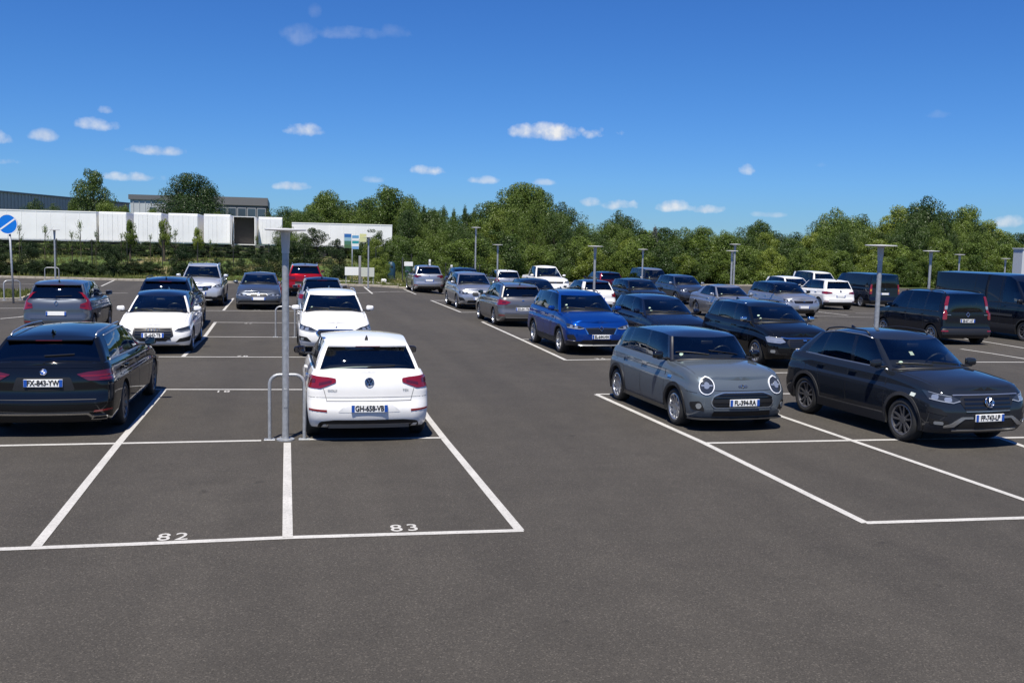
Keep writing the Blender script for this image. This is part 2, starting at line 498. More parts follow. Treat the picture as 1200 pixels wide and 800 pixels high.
for pts in [
    [(-90, 647.2), (0, 643.4), (150, 637.8), (337, 629.8), (613, 621.4)],                  # front line, bays 82 and 83
    [(0, 522.2), (136, 519.6), (306, 516.2)], [(-120, 524.6), (0, 522.2)], [(362, 514.9), (521, 513.0)],
    [(150, 456.4), (310, 456.6), (372, 456.6)], [(186, 418.2), (360, 418.7)], [(242, 394.6), (352, 395.2)],
    [(252, 377.7), (352, 378.4)], [(240, 364.0), (352, 364.6)],
    [(42.5, 640.2), (140, 518), (192, 457.2)], [(214, 418.5), (240, 394.6), (252.5, 377.4)], [(262, 363.8), (273.5, 349.6)],
    [(337, 629.6), (336.6, 519)], [(609, 621.5), (522.4, 516.4), (501.5, 489.6), (480, 458.5)],
    [(698.7, 462.1), (824.5, 518.8), (1014.3, 612.8)], [(1014, 612.6), (1200, 606.8), (1300, 603.6)],
    [(824.5, 519.3), (991.6, 516.2), (1200, 512.6), (1300, 511)], [(919, 489), (1000, 516.8), (1200, 585.6), (1260, 606)],
    [(698.7, 462.0), (815, 461.7), (940, 461.4)], [(880, 437.4), (945, 436.6)],
    [(1160, 509), (1200, 523), (1290, 556)], [(870, 470), (919, 489)],
    [(565, 377.2), (612, 398.4), (663, 422)], [(663, 422), (716, 421.2)], [(612, 397.7), (690, 397)], [(565, 377), (600, 376.8)],
    [(505, 352), (540, 366)], [(540, 366), (570, 365.8)], [(505, 352.2), (530, 352)],
    [(472.8, 338.7), (487.6, 345)], [(426.8, 336.2), (436.4, 344.2)], [(418, 343.6), (566, 344.2)],
    [(1126, 409), (1200, 420.4), (1290, 434)], [(1118, 395), (1154, 400.4), (1200, 408), (1270, 420)], [(1140, 424.2), (1270, 424.6)],
    [(951, 370), (1024, 372)], [(940, 363), (994, 369.6)], [(1003, 367), (1040, 367.6)],
    [(118.7, 335.4), (136, 327.4)], [(38.7, 336), (54, 332.6)], [(0, 361.4), (40, 361.2)], [(0, 373.5), (22, 371.5), (40, 369)],
    [(90, 343.2), (150, 343.4)], [(0, 333.2), (40, 332.8)]]:
    pline(pts)
def bay_number(txt, px, py, h=.26, w=None, flip=False):
    p = G(px, py)
    me = text_mesh(txt, h * 1.28, .003, .80, 1.25).copy()
    if not me.materials: me.materials.append(LINE)
    o = link('bay_number', me)
    o.location = (p.x, p.y, p.z + .005); o.rotation_euler = (0, 0, math.pi if flip else 0)
    tag(o, kind='structure')
bay_number('82', 202.5, 629.3); bay_number('83', 474, 618.8)
bay_number('81', 261, 458.6, .24, flip=True); bay_number('78', 284, 417.4, .24); bay_number('76', 291, 379, .24, flip=True)
bay_number('74', 301, 363.2, .24); bay_number('34', 703, 420.4, .24)

# ---- grass island by the round sign
isl = [G(-150, 343.6), G(44, 343.4), G(25, 352.4), G(-150, 357.5)]
bm = bmesh.new()
top = [bm.verts.new((p.x, p.y, p.z + .12)) for p in isl]; bot = [bm.verts.new((p.x, p.y, p.z - .05)) for p in isl]
bm.faces.new(top[::-1])
for i in range(4): bm.faces.new((top[i], top[(i + 1) % 4], bot[(i + 1) % 4], bot[i]))
tag(bm_obj('grass_island', bm, GRASS), kind='structure')
kerb_run('kerb', [isl[1], isl[2], isl[3]], 1.0, .14, .14); kerb_run('kerb', [isl[0], isl[1]], 1.0, .14, .14)
# pale sandy strip behind the kerb
SAND = add_noise(principled('sandy_soil', (.34, .255, .14), .95), 1.3, .7, 1.2, .4, detail=8, dist=.04)
def strip(name, x0, x1, y0, y1, mat, wob):
    v, f = [], []; n = int(abs(x1 - x0) / 1.0)
    for k in range(n + 1):
        x = x0 + (x1 - x0) * k / n; a = edge_y(x) + y0 + rnd.uniform(-wob, wob) * .2; b = edge_y(x) + y1 + rnd.uniform(-wob, wob)
        for j in range(4):
            y = a + (b - a) * j / 3; v.append((x, y, land(x, y) - .06 + .02 + .01 * rnd.random()))
    for k in range(n):
        for j in range(3): f.append((k * 4 + j, k * 4 + 4 + j, k * 4 + 5 + j, k * 4 + 1 + j))
    tag(mesh_obj(name, v, f, mat), kind='structure')
strip('sandy_strip', -44, -17, .2, 2.6, SAND, .5)
strip('sandy_strip', -17, 8.6, .2, .9, SAND, .35)
PATHM = add_noise(principled('pale_path', (.42, .39, .33), .9), 3, .8, 1.1)
strip('footpath', 2.5, 12.0, 6.5, 7.4, PATHM, .06)
# ================================================================== cars
LEV = [0, .05, .12, .2, .29, .38, .47, .56, .63, .68, .72, .76, .82, .88, .93, .97, 1.0]
def spec(base, **o):
    B = dict(
        hatch=dict(L=4.28, W=1.79, wb=2.63, fo=.86, R=.318, sill=.19,
                   zhi=[(0, .69), (.12, .735), (.6, .84), (1.1, .925), (1.6, .95), (2.6, .965), (3.6, .985), (4.16, .985), (4.28, .96)],
                   ws=(.98, .30, 1.80, .10), rg=(3.78, .06, 4.10, .12), roofz=[(1.8, 1.345), (2.25, 1.40), (2.85, 1.42), (3.78, 1.385)],
                   rw=(.59, .635, .595), crown=.05,
                   side=[(1.40, 1.97, 'g'), (2.26, 2.36, 'p'), (2.36, 2.44, 'g'), (3.26, 3.20, 'p'), (3.33, 3.25, 'g'), (3.72, 3.46, 'b')]),
        suv=dict(L=4.45, W=1.84, wb=2.67, fo=.89, R=.345, sill=.25,
                 zhi=[(0, .84), (.12, .90), (.6, .99), (1.1, 1.055), (1.6, 1.075), (2.8, 1.09), (3.8, 1.11), (4.33, 1.11), (4.45, 1.08)],
                 ws=(1.02, .30, 1.78, .10), rg=(4.02, .06, 4.29, .12), roofz=[(1.78, 1.495), (2.3, 1.555), (3.0, 1.57), (4.02, 1.535)],
                 rw=(.61, .655, .615), crown=.05,
                 side=[(1.42, 1.95, 'g'), (2.34, 2.42, 'p'), (2.44, 2.5, 'g'), (3.34, 3.30, 'p'), (3.42, 3.36, 'g'), (3.92, 3.72, 'b')]),
    )
    B['estate'] = dict(B['hatch'], L=4.95, W=1.87, wb=2.97, fo=.87, R=.335,
                       zhi=[(0, .70), (.12, .75), (.6, .86), (1.25, .95), (1.8, .98), (2.9, 1.0), (4.2, 1.02), (4.83, 1.02), (4.95, .99)],
                       ws=(1.22, .32, 2.08, .10), rg=(4.42, .06, 4.78, .13), roofz=[(2.08, 1.37), (2.55, 1.42), (3.1, 1.43), (4.42, 1.385)],
                       rw=(.60, .65, .61),
                       side=[(1.66, 2.24, 'g'), (2.55, 2.62, 'p'), (2.65, 2.70, 'g'), (3.55, 3.50, 'p'), (3.63, 3.56, 'g'), (4.33, 3.98, 'b')])
    B['sedan'] = dict(B['hatch'], L=4.62, W=1.81, wb=2.81, fo=.80, R=.325,
                      zhi=[(0, .68), (.12, .73), (.6, .83), (1.2, .92), (1.7, .95), (2.7, .97), (3.7, 1.0), (4.5, .99), (4.62, .95)],
                      ws=(1.25, .30, 2.05, .10), rg=(3.35, .06, 4.0, .14), roofz=[(2.05, 1.33), (2.5, 1.38), (2.9, 1.385), (3.35, 1.345)],
                      rw=(.58, .62, .575),
                      side=[(1.66, 2.2, 'g'), (2.5, 2.55, 'p'), (2.6, 2.63, 'g'), (3.42, 3.12, 'b')])
    B['mpv'] = dict(B['suv'], L=4.28, W=1.83, wb=2.7, fo=.85, R=.32, sill=.22,
                    zhi=[(0, .80), (.12, .86), (.5, .96), (.9, 1.03), (1.4, 1.06), (2.8, 1.07), (4.18, 1.07), (4.28, 1.05)],
                    ws=(.82, .3, 1.42, .10), rg=(4.10, .04, 4.17, .06), roofz=[(1.42, 1.68), (2.0, 1.76), (3.0, 1.78), (4.10, 1.74)],
                    rw=(.64, .68, .68), crown=.05,
                    side=[(1.25, 1.62, 'g'), (2.16, 2.2, 'p'), (2.24, 2.28, 'g'), (3.12, 3.1, 'p'), (3.2, 3.18, 'g'), (3.9, 3.85, 'b')])
    B['van'] = dict(B['mpv'], L=5.3, W=1.95, wb=3.3, fo=.98, R=.335,
                    zhi=[(0, .90), (.12, .97), (.5, 1.06), (.9, 1.12), (1.4, 1.15), (2.8, 1.15), (5.2, 1.15), (5.3, 1.13)],
                    ws=(.85, .3, 1.55, .1), rg=(5.18, .03, 5.22, .05), roofz=[(1.55, 1.83), (2.1, 1.9), (3.5, 1.92), (5.18, 1.89)],
                    rw=(.72, .79, .79),
                    side=[(1.3, 1.76, 'g'), (2.2, 2.24, 'b'), (5.0, 5.0, 'b')])
    B['bigvan'] = dict(B['van'], L=5.99, W=2.04, wb=3.64, fo=1.0, R=.35,
                       zhi=[(0, .98), (.12, 1.06), (.5, 1.15), (.85, 1.25), (1.3, 1.28), (3, 1.28), (5.9, 1.28), (5.99, 1.26)],
                       ws=(.72, .28, 1.65, .1), rg=(5.87, .03, 5.90, .04), roofz=[(1.65, 2.1), (2.1, 2.3), (3.5, 2.34), (5.87, 2.34)],
                       rw=(.76, .86, .87),
                       side=[(1.15, 1.80, 'g'), (2.15, 2.2, 'b'), (5.6, 5.6, 'b')])
    d = dict(B[base]); d['sec'] = [(0, .93), (.1, .965), (.3, .99), (.5, 1.0), (.66, .995), (.705, .985), (.74, .965), (.9, .94), (1, .895)]
    d['fx'] = [(0, .13), (.12, .045), (.3, .0), (.5, .0), (.68, .02), (.85, .055), (1, .13)]
    d['rx'] = [(0, .14), (.12, .04), (.3, .0), (.42, .0), (.5, .045), (.7, .05), (.88, .075), (1, .12)]
    d['bow'], d['rcx'], d['rcy'] = .115, .28, .29
    d['rbow'], d['rrcx'], d['rrcy'] = .09, .22, .26
    if base in ('van', 'bigvan', 'mpv'):
        d['rcx'] = .3; d['rrcx'] = .1; d['rrcy'] = .12; d['rbow'] = .03
        d['sec'] = [(0, .94), (.1, .975), (.3, .995), (.5, 1.0), (.8, .99), (1, .965)]
        d['rx'] = [(0, .1), (.1, .02), (.2, .0), (.3, .0), (.34, .05), (1, .07)]
        d['inset'] = .012
    d.update(o)
    # stretch the length-wise keys if L was overridden
    L0, L1 = B[base]['L'], d['L']
    if 'L' in o and abs(L0 - L1) > 1e-6:
        k = L1 / L0
        for key in ('zhi', 'roofz'):
            if key not in o: d[key] = [(a * k, b) for a, b in d[key]]
        if 'side' not in o: d['side'] = [(a * k, b * k, c) for a, b, c in d['side']]
        if 'ws' not in o: a = d['ws']; d['ws'] = (a[0] * k, a[1], a[2] * k, a[3])
        if 'rg' not in o: a = d['rg']; d['rg'] = (a[0] * k, a[1], a[2] * k, a[3])
    dz = o.get('dz', 0)
    if dz:
        d['zhi'] = [(a, b + dz * .55) for a, b in d['zhi']]; d['roofz'] = [(a, b + dz) for a, b in d['roofz']]
    return d

WHEEL = {}
def wheel_meshes(R, rimr, width, style, rimmat):
    key = (R, rimr, width, style, rimmat.name)
    if key in WHEEL: return WHEEL[key]
    w = width / 2
    bm = bmesh.new()
    prof = [(rimr, -w * .85), (rimr + .02, -w), (R - .05, -w * 1.02), (R - .015, -w * .86), (R, -w * .6), (R, w * .6), (R - .015, w * .86), (R - .05, w * 1.02), (rimr + .02, w), (rimr, w * .85)]
    b_lathe(bm, prof, 40, 'Y')
    tyre = bpy.data.meshes.new('tyre'); bmesh.ops.recalc_face_normals(bm, faces=bm.faces); bm.to_mesh(tyre); bm.free()
    tyre.materials.append(RUBBER); tyre.polygons.foreach_set('use_smooth', [True] * len(tyre.polygons)); tyre.set_sharp_from_angle(angle=R_(45))
    bm = bmesh.new()
    b_lathe(bm, [(rimr + .006, w * .92), (rimr - .008, w * .96), (rimr - .022, w * .86), (rimr - .035, w * .3), (rimr - .035, -w * .8)], 40, 'Y')
    n, dbl = style
    for k in range(n):
        for off in ((-1, 1) if dbl else (0,)):
            a = 2 * math.pi * k / n
            r0, r1 = .045, rimr - .012
            t0, t1 = (.020, .014) if dbl else (.034, .02)
            sp = off * (.055 if n <= 6 else .03)
            pts = []
            for (r, t, y, sh) in ((r0, t0, w * .62, off * .012), (r1 * .6, (t0 + t1) / 2, w * .74, sp * .6), (r1, t1, w * .86, sp)):
                pts.append((r, t, y, sh))
            prev = None
            for (r, t, y, sh) in pts:
                q = []
                for (tt, yy) in ((-t, y), (t, y), (t * 1.2, y - .035), (-t * 1.2, y - .035)):
                    u = sh + tt
                    q.append(bm.verts.new((r * math.cos(a) - u * math.sin(a), yy, r * math.sin(a) + u * math.cos(a))))
                if prev:
                    for i in range(4): bm.faces.new((prev[i], prev[(i + 1) % 4], q[(i + 1) % 4], q[i]))
                prev = q
    b_lathe(bm, [(.062, w * .45), (.06, w * .68), (.03, w * .72), (.001, w * .72)], 20, 'Y')
    rim = bpy.data.meshes.new('rim'); bmesh.ops.recalc_face_normals(bm, faces=bm.faces); bm.to_mesh(rim); bm.free()
    rim.materials.append(rimmat)
    bm = bmesh.new()
    b_lathe(bm, [(.001, w * .2), (rimr - .03, w * .2), (rimr - .03, -w * .8), (.001, -w * .8)], 24, 'Y')
    hub = bpy.data.meshes.new('wheel'); bmesh.ops.recalc_face_normals(bm, faces=bm.faces); bm.to_mesh(hub); bm.free()
    hub.materials.append(UNDER)
    WHEEL[key] = (hub, tyre, rim)
    return WHEEL[key]

_SEAT = {}
def seat_meshes():
    if _SEAT: return _SEAT
    bm = bmesh.new()
    b_box(bm, (0, 0, .10), (.13, .48, .62), Matrix.Rotation(R_(-14), 3, 'Y'), .045, 3)
    _SEAT['seat'] = bm
    me = bpy.data.meshes.new('seat'); bm.to_mesh(me); bm.free(); me.materials.append(SEATM); me.polygons.foreach_set('use_smooth', [True] * len(me.polygons)); _SEAT['seat'] = me
    bm = bmesh.new()
    b_box(bm, (-.13, 0, .50), (.09, .26, .18), Matrix.Rotation(R_(-10), 3, 'Y'), .035, 3)
    for s in (-1, 1): b_cyl(bm, (-.11, s * .07, .36), (-.125, s * .07, .46), .008, n=6)
    me = bpy.data.meshes.new('headrest'); bm.to_mesh(me); bm.free(); me.materials.append(SEATM); me.polygons.foreach_set('use_smooth', [True] * len(me.polygons)); _SEAT['headrest'] = me
    bm = bmesh.new()
    b_box(bm, (0, 0, .02), (.14, 1.24, .5), Matrix.Rotation(R_(-16), 3, 'Y'), .05, 3)
    me = bpy.data.meshes.new('rear_bench'); bm.to_mesh(me); bm.free(); me.materials.append(SEATM); me.polygons.foreach_set('use_smooth', [True] * len(me.polygons)); _SEAT['bench'] = me
    bm = bmesh.new()
    ring = []
    for i in range(24):
        a = 2 * math.pi * i / 24
        ring.append([bm.verts.new(((.185 + .014 * math.cos(b)) * math.cos(a), (.185 + .014 * math.cos(b)) * math.sin(a), .014 * math.sin(b))) for b in [2 * math.pi * j / 6 for j in range(6)]])
    for i in range(24):
        for j in range(6): bm.faces.new((ring[i][j], ring[i][(j + 1) % 6], ring[(i + 1) % 24][(j + 1) % 6], ring[(i + 1) % 24][j]))
    b_box(bm, (0, 0, -.01), (.1, .12, .04), None, .015)
    b_box(bm, (0, 0, -.005), (.03, .36, .018)); b_box(bm, (-.09, 0, -.005), (.18, .03, .018))
    me = bpy.data.meshes.new('steering_wheel'); bm.to_mesh(me); bm.free(); me.materials.append(BLACK); _SEAT['steer'] = me
    return _SEAT

class Car:
    def __init__(c, sp, name, body, roof=None, trim=None, glass_rear=None, pillar=None, mirror=None, clad=False, rails=None,
                 rim=((5, True), None), spoiler=True, detail=2, van=False, rimr=None, handles=True, antenna=True, rail_mat=None):
        c.s = sp; c.L, c.W = sp['L'], sp['W']; c.hw = c.W / 2
        c.body_mat = body; c.roof_mat = roof or body; c.trim = trim or BLACK; c.detail = detail
        c.root = empty(name)
        c.root_parts = {}
        c.zhi = pchip(sp['zhi']); c.sec = pchip(sp['sec']); c.fx = pchip(sp['fx']); c.rx = pchip(sp['rx'])
        c.roofz = pchip(sp['roofz'])
        c.wd = (sp['fo'], sp['fo'] + sp['wb']); c.Ra = sp['R'] + .045
        c.mirror_mat = mirror or body
        c.build_body(clad)
        c.build_top(glass_rear or G_DARK, pillar or GLOSSB)
        c.build_bvh()
        c.build_wheels(*rim, rimr)
        c.build_interior()
        c.build_mirrors()
        if spoiler: c.build_spoiler()
        if rails is not None: c.build_rails(rails)
        if detail >= 1: c.seams(handles, van)
        if antenna and detail >= 1:
            d = sp['rg'][0] - .22
            bm = bmesh.new()
            z = c.roofz(d) + sp['crown'] * .95
            for (x0, x1, zz, w) in ((-.07, .09, 0, .028),):
                vs = [bm.verts.new(v) for v in ((x0, w, 0), (x0, -w, 0), (x1, -w * .6, 0), (x1, w * .6, 0), (x0 - .02, .006, .065), (x0 - .02, -.006, .065), (x0 + .03, 0, .06))]
                bm.faces.new((vs[0], vs[1], vs[5], vs[4])); bm.faces.new((vs[3], vs[0], vs[4], vs[6])); bm.faces.new((vs[1], vs[2], vs[6], vs[5])); bm.faces.new((vs[2], vs[3], vs[6])); bm.faces.new((vs[4], vs[5], vs[6]))
            o = bm_obj('antenna', bm, GLOSSB, c.root); o.location = (c.L / 2 - d, 0, z - .006)
    # --- lower body -------------------------------------------------
    def X(c, d): return c.L / 2 - d
    def taper(c, d):
        t = (d - c.L * .5) / (c.L * .5)
        return 1 - .028 * abs(t) ** 2.5
    def zlo(c, d):
        s = c.s['sill']
        for w in c.wd:
            if abs(d - w) < c.Ra: return c.s['R'] + math.sqrt(c.Ra ** 2 - (d - w) ** 2)
        e = max(0, .5 - d) + max(0, d - (c.L - .5))
        return s + .06 * e
    def vv(c, d, z):
        s = c.s['sill']; return min(1, max(0, (z - s) / (c.zhi(d) - s)))
    def ring(c, lev, flange=False):
        """half ring, front centre -> rear centre, list of (d, y, z)"""
        s = c.s; out = []
        def put(dfun, yfun, d0, side=False):
            zl, zh = c.zlo(d0), c.zhi(d0)
            zt = lambda q: s['sill'] + (zh - s['sill']) * q
            z = zt(lev) if lev >= .68 else zl + (zt(.68) - zl) * lev / .68
            v = c.vv(d0, z)
            w = c.hw * c.sec(v)
            out.append((dfun(v, w), yfun(v, w) * c.taper(d0), z))
        nf, nc = 7, 8
        for i in range(nf):
            t = i / nf
            put(lambda v, w, t=t: c.fx(v) + s['bow'] * (t * (w - s['rcy']) / c.hw) ** 2, lambda v, w, t=t: t * (w - s['rcy']), .02 + .05 * t)
        for i in range(nc + 1):
            a = math.pi / 2 * i / nc
            put(lambda v, w, a=a: c.fx(v) + s['bow'] * ((w - s['rcy']) / c.hw) ** 2 + s['rcx'] * (1 - math.cos(a)),
                lambda v, w, a=a: w - s['rcy'] + s['rcy'] * math.sin(a), .07 + s['rcx'] * (1 - math.cos(a)))
        for d in c.stations():
            put(lambda v, w, d=d: d, lambda v, w: w, d)
        L = c.L
        for i in range(nc, -1, -1):
            a = math.pi / 2 * i / nc
            put(lambda v, w, a=a: L - (c.rx(v) + s['rbow'] * ((w - s['rrcy']) / c.hw) ** 2 + s['rrcx'] * (1 - math.cos(a))),
                lambda v, w, a=a: w - s['rrcy'] + s['rrcy'] * math.sin(a), L - .07 - s['rrcx'] * (1 - math.cos(a)))
        for i in range(nf - 1, -1, -1):
            t = i / nf
            put(lambda v, w, t=t: L - c.rx(v) - s['rbow'] * (t * (w - s['rrcy']) / c.hw) ** 2, lambda v, w, t=t: t * (w - s['rrcy']), L - .02 - .05 * t)
        return out
    def stations(c):
        if hasattr(c, '_st'): return c._st
        s = c.s
        a = max(s['bow'] + s['rcx'] + .13, .4) + .02
        b = c.L - max(s['rbow'] + s['rrcx'] + .14, .3) - .02
        st = []
        for w in c.wd:
            for k in range(0, 19):
                st.append(w - c.Ra * .9995 * math.cos(math.pi * k / 18))
            st += [w - c.Ra - .003, w + c.Ra + .003]
        x = a
        while x < b:
            if all(abs(x - w) > c.Ra + .03 for w in c.wd): st.append(x)
            x += .09
        st = sorted(x for x in st if a <= x <= b)
        c._st = [a] + st + [b]
        return c._st
    def deckz(c, d, y, ys):
        s = c.s
        cr = .075
        k = min(1, max(0, (d - .02) / .55)) ; k = k * (2 - k)
        k2 = min(1, max(0, (c.L - .1 - d) / .35)); k2 = k2 * (2 - k2)
        q = min(1, abs(y) / max(ys, 1e-4))
        return c.zhi(d) + cr * k * k2 * (1 - q ** 2.6)
    def shoulder(c, d):
        return c.hw * c.sec(1.0) * c.taper(d)
    def build_body(c, clad):
        rings = [c.ring(l) for l in LEV]
        base = [(d + (.06 if d < c.L / 2 else -.06) * (1 if (d < .5 or d > c.L - .5) else 0), y * .80, z + .004) for (d, y, z) in rings[0]]
        rings = [base] + rings
        n = len(rings[0]); full = []
        verts, faces, fm = [], [], []
        for rg in rings:
            idx = []
            for (d, y, z) in rg: idx.append(len(verts)); verts.append((c.X(d), y, z))
            for (d, y, z) in reversed(rg[1:-1]): idx.append(len(verts)); verts.append((c.X(d), -y, z))
            full.append(idx)
        m = len(full[0])
        cl = .16 if clad else -1
        for j in range(len(full) - 1):
            for i in range(m):
                k = (i + 1) % m
                faces.append((full[j][i], full[j][k], full[j + 1][k], full[j + 1][i]))
                if j == 0: fm.append(1)
                else:
                    ii = i if i < n else m - i
                    d, y, z = rings[j][min(ii, n - 1)]
                    fm.append(2 if (clad and LEV[j - 1] < .19 and c.zlo(d) < c.s['sill'] + .1) else 0)
        # deck
        top = rings[-1]; C = 12
        ws0 = c.s['ws'][0]; rg0 = c.s['rg'][2]
        prev = None
        for i in range(n):
            L_, Rr = full[-1][i], full[-1][(m - i) % m]
            if i in (0, n - 1): row = [L_] * (C + 1)
            else:
                d, y, z = top[i]; row = [L_]
                for k in range(1, C):
                    yy = y * (1 - 2 * k / C)
                    yy = y * math.copysign(abs(yy / y) ** .8, yy) if yy else 0
                    row.append(len(verts)); verts.append((c.X(d), yy, c.deckz(d, yy, y)))
                row.append(Rr)
            if prev:
                d = top[i][0]
                inside = ws0 + .12 < d < rg0 - .1
                for k in range(C):
                    q = (prev[k], prev[k + 1], row[k + 1], row[k])
                    q2 = tuple(dict.fromkeys(q))
                    if len(q2) > 2:
                        faces.append(q2)
                        edge = k in (0, C - 1)
                        fm.append(3 if inside and not edge else 0)
            prev = row
        c.bv, c.bf = verts, faces
        c.body = mesh_obj('body', verts, [tuple(f) for f in faces], None, c.root, True, 42, [c.body_mat, UNDER, CLAD, INTER], fm)
        bm = bmesh.new(); bm.from_mesh(c.body.data); bmesh.ops.recalc_face_normals(bm, faces=bm.faces); bm.to_mesh(c.body.data); bm.free()
        # floor pan that fills the wheel wells between the wheels
        bm = bmesh.new()
        b_box(bm, (0, 0, .43), (c.L - .5, c.W - .56, .42))
        b_box(bm, (c.X((c.wd[0] + c.wd[1]) / 2), 0, .36), (c.s['wb'] - 2 * c.Ra - .02, c.W - .2, .3))
        bm_obj('underbody', bm, UNDER, c.root)
        ref = c.ring(.45)
        c.ref = [Vector((c.X(d), y, 0)) for d, y, z in ref]
    # --- greenhouse ---------------------------------------------------
    def build_top(c, grear, pillar):
        s = c.s
        wb0, wbb, wt0, wtb = s['ws']; rt0, rtb, rb0, rbb = s['rg']
        inset = s.get('inset', .035)
        rwf = pchip([(wt0, s['rw'][0]), ((wt0 + rt0) / 2, s['rw'][1]), (rt0, s['rw'][2])])
        yb = lambda d: c.shoulder(d) - inset
        K = 7
        P = lambda d, y, z: Vector((c.X(d), y, z))
        dfc, dfr = wb0 + wbb, wt0 + wtb
        drc, drr = rb0 - rbb, rt0 - rtb
        def belt(d, y): return P(d, y, c.deckz(d, y, c.shoulder(d)) - .012)
        def roofp(d, y): return P(d, y, c.roofz(d))
        def col(A, B, bul):
            return [A.lerp(B, k / K) + bul * math.sin(math.pi * k / K) for k in range(K + 1)]
        FB = Vector((.025, 0, .035)); RB = Vector((-.025, 0, .02)); SB = Vector((0, .022, .004))
        def colF(t):
            A = belt(wb0 + wbb * t * t, t * yb(dfc)); B = roofp(wt0 + wtb * t * t, t * rwf(dfr))
            return col(A, B, FB * (1 - t ** 4) + SB * max(0, (t - .9) * 4))
        def colR(t):
            A = belt(rb0 - rbb * t * t, t * yb(drc)); B = roofp(rt0 - rtb * t * t, t * rwf(drr))
            return col(A, B, RB * (1 - t ** 4) + SB * max(0, (t - .9) * 4))
        def colS(db, dr):
            t = min((db - dfc) / .3, (drc - db) / .3, 1); t = max(.4, t)
            return col(belt(db, yb(db)), roofp(dr, rwf(dr)), SB * t)
        def patch(name, cols, mat, k0=0, k1=K, mir=False, parent=None, sub=None):
            obs = []
            for sg in ((1, -1) if mir else (1,)):
                v, f = [], []
                for cc in cols:
                    for k in range(k0, k1 + 1): v.append((cc[k].x, cc[k].y * sg, cc[k].z))
                h = k1 - k0 + 1
                for i in range(len(cols) - 1):
                    for k in range(h - 1):
                        q = (i * h + k, (i + 1) * h + k, (i + 1) * h + k + 1, i * h + k + 1)
                        f.append(q if sg > 0 else q[::-1])
                obs.append(mesh_obj(name, v, f, mat, parent or c.root, True))
                c.gv.append((v, f))
            return obs
        c.gv = []
        lin = lambda a, b, n: [a + (b - a) * i / n for i in range(n + 1)]
        mirc = lambda cc: [Vector((p.x, -p.y, p.z)) for p in cc]
        # windscreen (both halves in one pane)
        wsT = .94
        fc = [colF(t) for t in lin(0, wsT, 7)]
        patch('windscreen', [mirc(x) for x in fc[:0:-1]] + fc, G_FRONT, 0, K)
        patch('windscreen_pillar', [colF(t) for t in lin(wsT, 1, 2)] + [colS(*p) for p in zip(lin(dfc, s['side'][0][0], 3)[1:], lin(dfr, s['side'][0][1], 3)[1:])], c.roof_mat if s.get('pillar_roof') else c.body_mat, 0, K, True)
        # sides
        nz = len(s['side'])
        for i in range(nz):
            db, dr, kind = s['side'][i]
            db2, dr2 = (s['side'][i + 1][0], s['side'][i + 1][1]) if i + 1 < nz else (drc, drr)
            n = max(2, int((db2 - db) / .14))
            cols = [colS(*p) for p in zip(lin(db, db2, n), lin(dr, dr2, n))]
            if i + 1 == nz:     # rear pillar wraps onto the tailgate
                cols += [colR(t) for t in (.985, .965, .93)]
                patch('rear_pillar', cols, c.roof_mat if s.get('pillar_roof') else c.body_mat, 0, K, True)
            elif kind == 'g':
                patch('side_window', cols, G_SIDE if db < s.get('dark_from', 2.3) else s.get('rear_side', G_SIDE), 0, K, True)
            elif kind == 'p': patch('door_pillar', cols, pillar, 0, K, True)
            else: patch('side_panel', cols, c.body_mat, 0, K, True)
        rc = [colR(t) for t in lin(0, .93, 7)]
        patch('rear_window', rc[::-1] + [mirc(x) for x in rc[1:]], s.get('rear_mat', grear), 0, K)
        # belt trim and roof rail strips
        if not s.get('no_trim'):
            for sg in (1, -1):
                bmt = bmesh.new()
                d0, d1 = s['side'][0][0] - .02, s['side'][-1][0]
                pts = [colS(d, s['side'][0][1] + (d - d0) / (d1 - d0) * (s['side'][-1][1] - s['side'][0][1])) for d in lin(d0, d1, 16)]
                b_tube(bmt, [(p[0].x, (p[0].y + .004) * sg, p[0].z + .014) for p in pts], .013, 6)
                if c.trim is not BLACK:
                    b_tube(bmt, [(p[-1].x, (p[-1].y + .014) * sg, p[-1].z - .014) for p in pts], .011, 6)
                bm_obj('window_trim', bmt, c.trim, c.root, True)
        # roof
        half = [(wt0 + wtb * t * t, t * rwf(dfr)) for t in lin(0, 1, 6)]
        half += [(d, rwf(d)) for d in lin(dfr, drr, 16)[1:-1]]
        half += [(rt0 - rtb * t * t, t * rwf(drr)) for t in lin(1, 0, 6)]
        v, f = [], []; C = 12; rows = []
        for i, (d, y) in enumerate(half):
            if i in (0, len(half) - 1):
                rows.append([len(v)] * (C + 1)); v.append((c.X(d), 0, c.roofz(d))); continue
            k = min(1, (d - wt0) / .45, ); k = max(0, k) * (2 - max(0, k)); k2 = max(0, min(1, (rt0 - d) / .45)); k2 = k2 * (2 - k2)
            row = []
            for j in range(C + 1):
                yy = y * (1 - 2 * j / C)
                row.append(len(v)); v.append((c.X(d), yy, c.roofz(d) + s['crown'] * k * k2 * (1 - abs(yy / y) ** 2.2)))
            rows.append(row)
        for a, b in zip(rows, rows[1:]):
            for j in range(C):
                q = tuple(dict.fromkeys((a[j], a[j + 1], b[j + 1], b[j])))
                if len(q) > 2: f.append(q)
        c.roof = mesh_obj('roof', v, f, c.roof_mat, c.root, True)
        c.gv.append((v, f))
        c.rwf = rwf; c.yb = yb
    def build_bvh(c):
        v = [Vector(p) for p in c.bv]; f = [tuple(q) for q in c.bf]
        for gv, gf in c.gv:
            o = len(v); v += [Vector(p) for p in gv]; f += [tuple(i + o for i in q) for q in gf]
        c.bvh = BVHTree.FromPolygons(v, f)
        # arc length along reference ring
        acc = [0]
        for a, b in zip(c.ref, c.ref[1:]): acc.append(acc[-1] + (b - a).length)
        c.acc = acc
